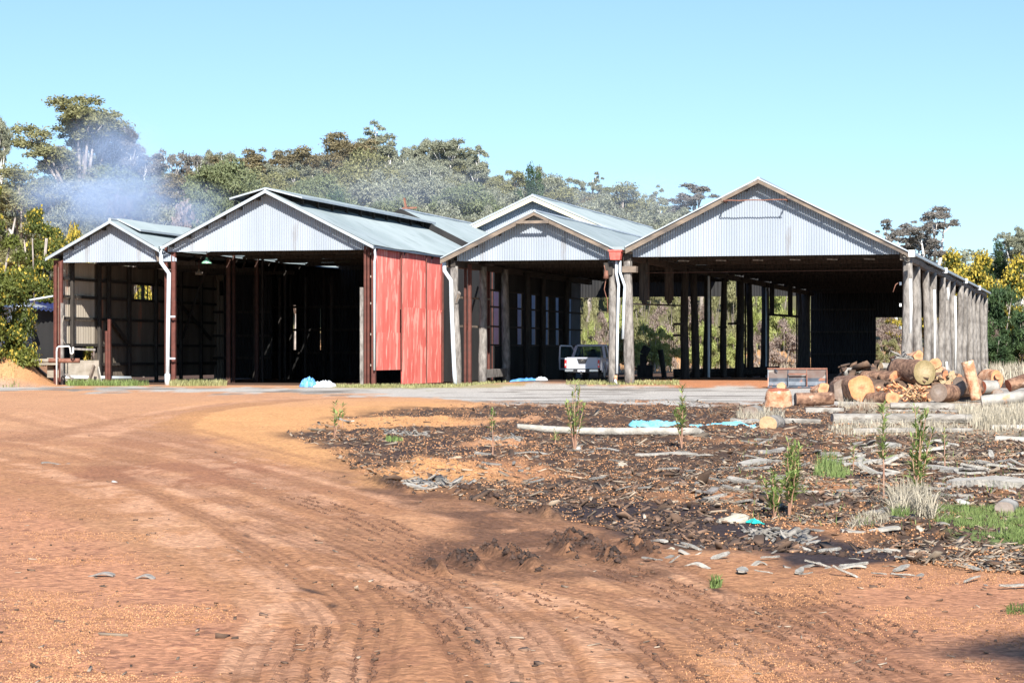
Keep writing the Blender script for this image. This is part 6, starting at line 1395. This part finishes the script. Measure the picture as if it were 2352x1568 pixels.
SKY = [(0, 400), (100, 392), (130, 340), (230, 310), (300, 330), (340, 355), (400, 380), (470, 385), (550, 375), (640, 378), (700, 362), (750, 335), (830, 325), (900, 318), (960, 340), (1040, 345), (1110, 372), (1150, 402), (1200, 415), (1300, 412), (1400, 438), (1490, 462), (1550, 500), (1600, 470), (1660, 470)]
rf = random.Random(3); x = 20
while x < 1650:                                 # trees that melt into one wooded slope
    y = float(np.interp(x, [p[0] for p in SKY], [p[1] for p in SKY]))
    for row, (dy, Yr) in enumerate(((12, 282), (62, 262), (112, 244))):
        xx = x + rf.uniform(-14, 14) + row * 22; yy = y + dy + rf.uniform(-6, 14)
        if yy < 505: place(rf.choice(('rndC', 'rndB', 'gumB', 'rndA', 'gumD', 'rndC') if xx > 450 else ('rndC', 'gumC', 'gumF', 'rndC')), xx, yy, rf.uniform(95, 150), Yr + rf.uniform(-6, 6), 'gum tree merging with its neighbours on the wooded slope behind the sheds', group='gum trees of the wooded slope')
    x += 62
for k, x, yt, w_, Y, lb in [
 ('watB', 2180, 578, 150, 205, 'flowering wattle just behind the end of the log post row'),
 ('watB', 2262, 583, 150, 198, 'wattle in full yellow flower right of the log posts'),
 ('watB', 2345, 590, 150, 190, 'wattle in flower at the right edge of the picture'),
 ('watB', 2215, 640, 110, 195, 'lower wattle half hidden by the log posts'),
 ('watB', 172, 522, 110, 150, 'yellowish wattle top showing over the low shed roof'),
 ('watB', 330, 640, 80, 150, 'wattle seen through the small window of the left shed'),
 ('watB', 365, 650, 70, 156, 'further wattle seen at the right side of the small window')]:
    place(k, x, yt, w_, Y, lb, name='wattle_tree')
for k, x, yt, w_, Y, lb in [
 ('shrD', 2300, 660, 120, 186, 'dark green shrub right of the log posts'), ('shrD', 2350, 720, 120, 182, 'dark green shrub at the right edge below the wattles'),
 ('shrC', 2262, 700, 60, 186, 'bare grey thicket right of the log posts'), ('shrD', 2285, 770, 90, 180, 'low dark shrub at the end of the log post row')]:
    place(k, x, yt, w_, Y, lb, name='shrub', cat='shrub')
# left wattles in front of the tank
place('watA', -28, 418, 190, 112, 'tall wattle dotted with yellow blossom at the left edge, in front of the tank', zb=.6, rot=.4, name='wattle_tree')
place('watA', 84, 482, 145, 125, 'smaller pointed wattle with yellow blossom beside the left shed corner', zb=.6, rot=2.2, name='wattle_tree')
place('watA', 122, 525, 110, 128, 'slender wattle touching the left shed eave', zb=1.0, rot=3.6, name='wattle_tree')
# scrub seen through the open sheds
lab = {'shrA': 'yellow green shrub', 'shrB': 'olive shrub', 'shrC': 'bare grey brown thicket', 'shrD': 'dark green shrub'}
SH = [(1345, 640, 60, 204, 'shrB', 'left of the pickup roof in the gap of the centre shed'), (1380, 720, 60, 200, 'shrC', 'straight above the pickup roof'), (1350, 745, 50, 198, 'shrA', 'low behind the pickup roof, left one'), (1425, 640, 80, 206, 'shrA', 'between the two downpipe posts'),
      (1475, 640, 80, 206, 'shrB', 'high behind the first hanging stub'), (1500, 745, 110, 194, 'shrA', 'broad and low behind the open front bay of the largest shed'), (1545, 640, 80, 207, 'shrB', 'high behind the second hanging stub'),
      (1520, 700, 70, 201, 'shrC', 'above the broad low shrub'), (1440, 735, 60, 196, 'shrB', 'just right of the front post of the largest shed'), (1605, 650, 70, 206, 'shrC', 'high between the first inner posts'), (1640, 650, 70, 208, 'shrB', 'high right of the third inner post'),
      (1612, 745, 70, 196, 'shrA', 'low between the first inner posts'), (1685, 655, 70, 206, 'shrB', 'high right of the fourth inner post'), (1645, 750, 60, 197, 'shrB', 'low right of the third inner post'), (1682, 770, 60, 195, 'shrA', 'low right of the fourth inner post'),
      (1735, 660, 80, 207, 'shrA', 'high between the last close posts'), (1790, 660, 80, 207, 'shrA', 'high behind the hanging bar'), (1800, 735, 90, 199, 'shrC', 'large and purplish right of the thickest inner post'), (1745, 740, 60, 198, 'shrC', 'low between the close posts'),
      (1850, 700, 60, 204, 'shrB', 'behind the dark back wall edge'), (2040, 720, 80, 204, 'shrC', 'seen through the small back doorway'), (2035, 780, 60, 200, 'shrB', 'low in the small back doorway'), (2065, 690, 70, 208, 'watB', '')]
for x, yt, w_, Y, k, where in SH:
    if k == 'watB': place(k, x, yt, w_, Y, 'wattle seen at the right side of the small back doorway', name='wattle_tree')
    else: place(k, x, yt, w_, Y, lab[k] + ' ' + where, name='shrub', cat='shrub')
# the tree behind the viewer whose shade falls on the gravel at lower right
t = place('gumE', 1176, 0, 100, 50, 'gum tree standing behind the viewpoint, shading the lower right gravel'); t.location = (7.55, -15.0, 0); t.scale = (.85, .85, 1.0)
# wood on the far hill
def far_wood():
    rs = np.random.RandomState(77); cl = []
    for i in range(900):
        Y = rs.uniform(300, 420); X = rs.uniform(-.27, .27) * Y; z = float(macro(np.array([X]), np.array([Y]))[0])
        cl.append((X, Y, z + rs.uniform(1, 6.5), rs.uniform(1.5, 3.2)))
    V_ = leafcloud(rs, cl, 60000, .5)
    tag(link(np_mesh('far_wood', V_, np.arange(len(V_)).reshape(-1, 4)), 'far_wood', LF['grey']), 'hazy woodland covering the low hill behind the sheds', None, None, 'stuff')
far_wood()
# ================================================================== SMOKE
def smoke(x, y, Y, wx, hy_, dep, dens, seed, label, col=(.50, .66, .98), thr=.42, sc=1.6):
    m = bpy.data.materials.new('smoke_volume'); m.use_nodes = True; nt = m.node_tree; nt.nodes.clear(); N = nt.nodes.new; L = nt.links.new
    out = N('ShaderNodeOutputMaterial'); pv = N('ShaderNodeVolumePrincipled'); pv.inputs['Color'].default_value = (*col, 1); pv.inputs['Anisotropy'].default_value = -.25
    L(pv.outputs[0], out.inputs['Volume'])
    tc = N('ShaderNodeTexCoord'); ln = N('ShaderNodeVectorMath'); ln.operation = 'LENGTH'; L(tc.outputs['Object'], ln.inputs[0])
    mp = N('ShaderNodeMapping'); mp.inputs['Location'].default_value = (seed, seed * .3, 0); L(tc.outputs['Object'], mp.inputs[0])
    no = N('ShaderNodeTexNoise'); no.inputs['Scale'].default_value = sc; no.inputs['Detail'].default_value = 5; no.inputs['Distortion'].default_value = .8; L(mp.outputs[0], no.inputs['Vector'])
    r1 = N('ShaderNodeMapRange'); r1.inputs[1].default_value = thr; r1.inputs[2].default_value = .78; L(no.outputs[0], r1.inputs[0])
    r2 = N('ShaderNodeMapRange'); r2.interpolation_type = 'SMOOTHSTEP'; r2.inputs[1].default_value = .98; r2.inputs[2].default_value = .2; L(ln.outputs['Value'], r2.inputs[0])
    a = N('ShaderNodeMath'); a.operation = 'MULTIPLY'; L(r1.outputs[0], a.inputs[0]); L(r2.outputs[0], a.inputs[1])
    b = N('ShaderNodeMath'); b.operation = 'MULTIPLY'; L(a.outputs[0], b.inputs[0]); b.inputs[1].default_value = dens; L(b.outputs[0], pv.inputs['Density'])
    n, k = 20, 10; mb = MB(); vs = []
    for i in range(k + 1):
        ph = math.pi * i / k - math.pi / 2
        vs += [(math.cos(ph) * math.cos(6.2832 * j / n), math.cos(ph) * math.sin(6.2832 * j / n), math.sin(ph)) for j in range(n)]
    mb.add(vs, [(i * n + j, i * n + (j + 1) % n, (i + 1) * n + (j + 1) % n, (i + 1) * n + j) for i in range(k) for j in range(n)])
    o = mb.build('smoke', m); p = P(x, y, Y); o.location = p; o.scale = (wx * Y / F / 2, dep, hy_ * Y / F / 2); tag(o, label, None, None, 'stuff')
smoke(215, 430, 180, 440, 340, 9, .33, 3.1, 'blue smoke drifting up behind the left shed', thr=.36)
smoke(350, 480, 185, 460, 190, 8, .20, 7.7, 'thin blue smoke over the low shed roof', thr=.36)
smoke(270, 350, 192, 300, 260, 8, .12, 5.2, 'faint smoke rising to the gum tops', thr=.38)
smoke(900, 440, 200, 900, 230, 10, .028, 9.4, 'pale drifting smoke in front of the wooded hill', col=(.60, .72, .95), thr=.25, sc=1.2)
smoke(1400, 470, 205, 700, 190, 10, .03, 2.4, 'faint bluish smoke above the rear shed roof', col=(.60, .72, .95), thr=.25, sc=1.2)
# ================================================================== CAMERA, SUN, SKY
cam = bpy.data.cameras.new('camera'); co = bpy.data.objects.new('camera', cam); COL.objects.link(co)
co.location = (0, 0, H); co.rotation_euler = (math.radians(90), 0, 0)
cam.sensor_width = 36; cam.lens = 36 * F / 2352; cam.shift_y = (HY - 784) / 2352; cam.clip_end = 6000; cam.clip_start = .1
S.camera = co
SU, SZ = .36, .71
sd = Vector((-ST + SU * CT, -CT - SU * ST, SZ)).normalized()
sun = bpy.data.lights.new('sun', 'SUN'); sun.energy = 5; sun.angle = math.radians(.55); sun.color = (1, .95, .87)
so_ = bpy.data.objects.new('sun', sun); COL.objects.link(so_); so_.rotation_euler = (-sd).to_track_quat('-Z', 'Y').to_euler()
w = bpy.data.worlds.new('World'); S.world = w; w.use_nodes = True; nt = w.node_tree
bg = nt.nodes['Background']; sky = nt.nodes.new('ShaderNodeTexSky'); sky.sky_type = 'NISHITA'; sky.sun_disc = False
sky.sun_elevation = math.asin(sd.z); sky.sun_rotation = math.atan2(sd.x, sd.y); sky.air_density = 1.0; sky.dust_density = .1; sky.ozone_density = 1.0
tn = nt.nodes.new('ShaderNodeMixRGB'); tn.blend_type = 'MULTIPLY'; tn.inputs[0].default_value = 1; tn.inputs[2].default_value = (.75, .88, 1.03, 1)
tcw = nt.nodes.new('ShaderNodeTexCoord'); ad = nt.nodes.new('ShaderNodeVectorMath'); ad.inputs[1].default_value = (0, 0, .05); nt.links.new(tcw.outputs['Generated'], ad.inputs[0]); nt.links.new(ad.outputs[0], sky.inputs[0])
nt.links.new(sky.outputs[0], tn.inputs[1]); nt.links.new(tn.outputs[0], bg.inputs[0]); bg.inputs[1].default_value = .086
S.view_settings.view_transform = 'Standard'; S.view_settings.look = 'None'; S.view_settings.exposure = .95; S.view_settings.gamma = 1
S.render.engine = 'CYCLES'
cy = S.cycles; cy.max_bounces = 6; cy.diffuse_bounces = 1; cy.glossy_bounces = 2; cy.transmission_bounces = 4; cy.transparent_max_bounces = 8; cy.volume_bounces = 0
cy.use_denoising = True
try: cy.denoiser = 'OPENIMAGEDENOISE'
except Exception: pass
cy.volume_step_rate = 2; cy.volume_max_steps = 128
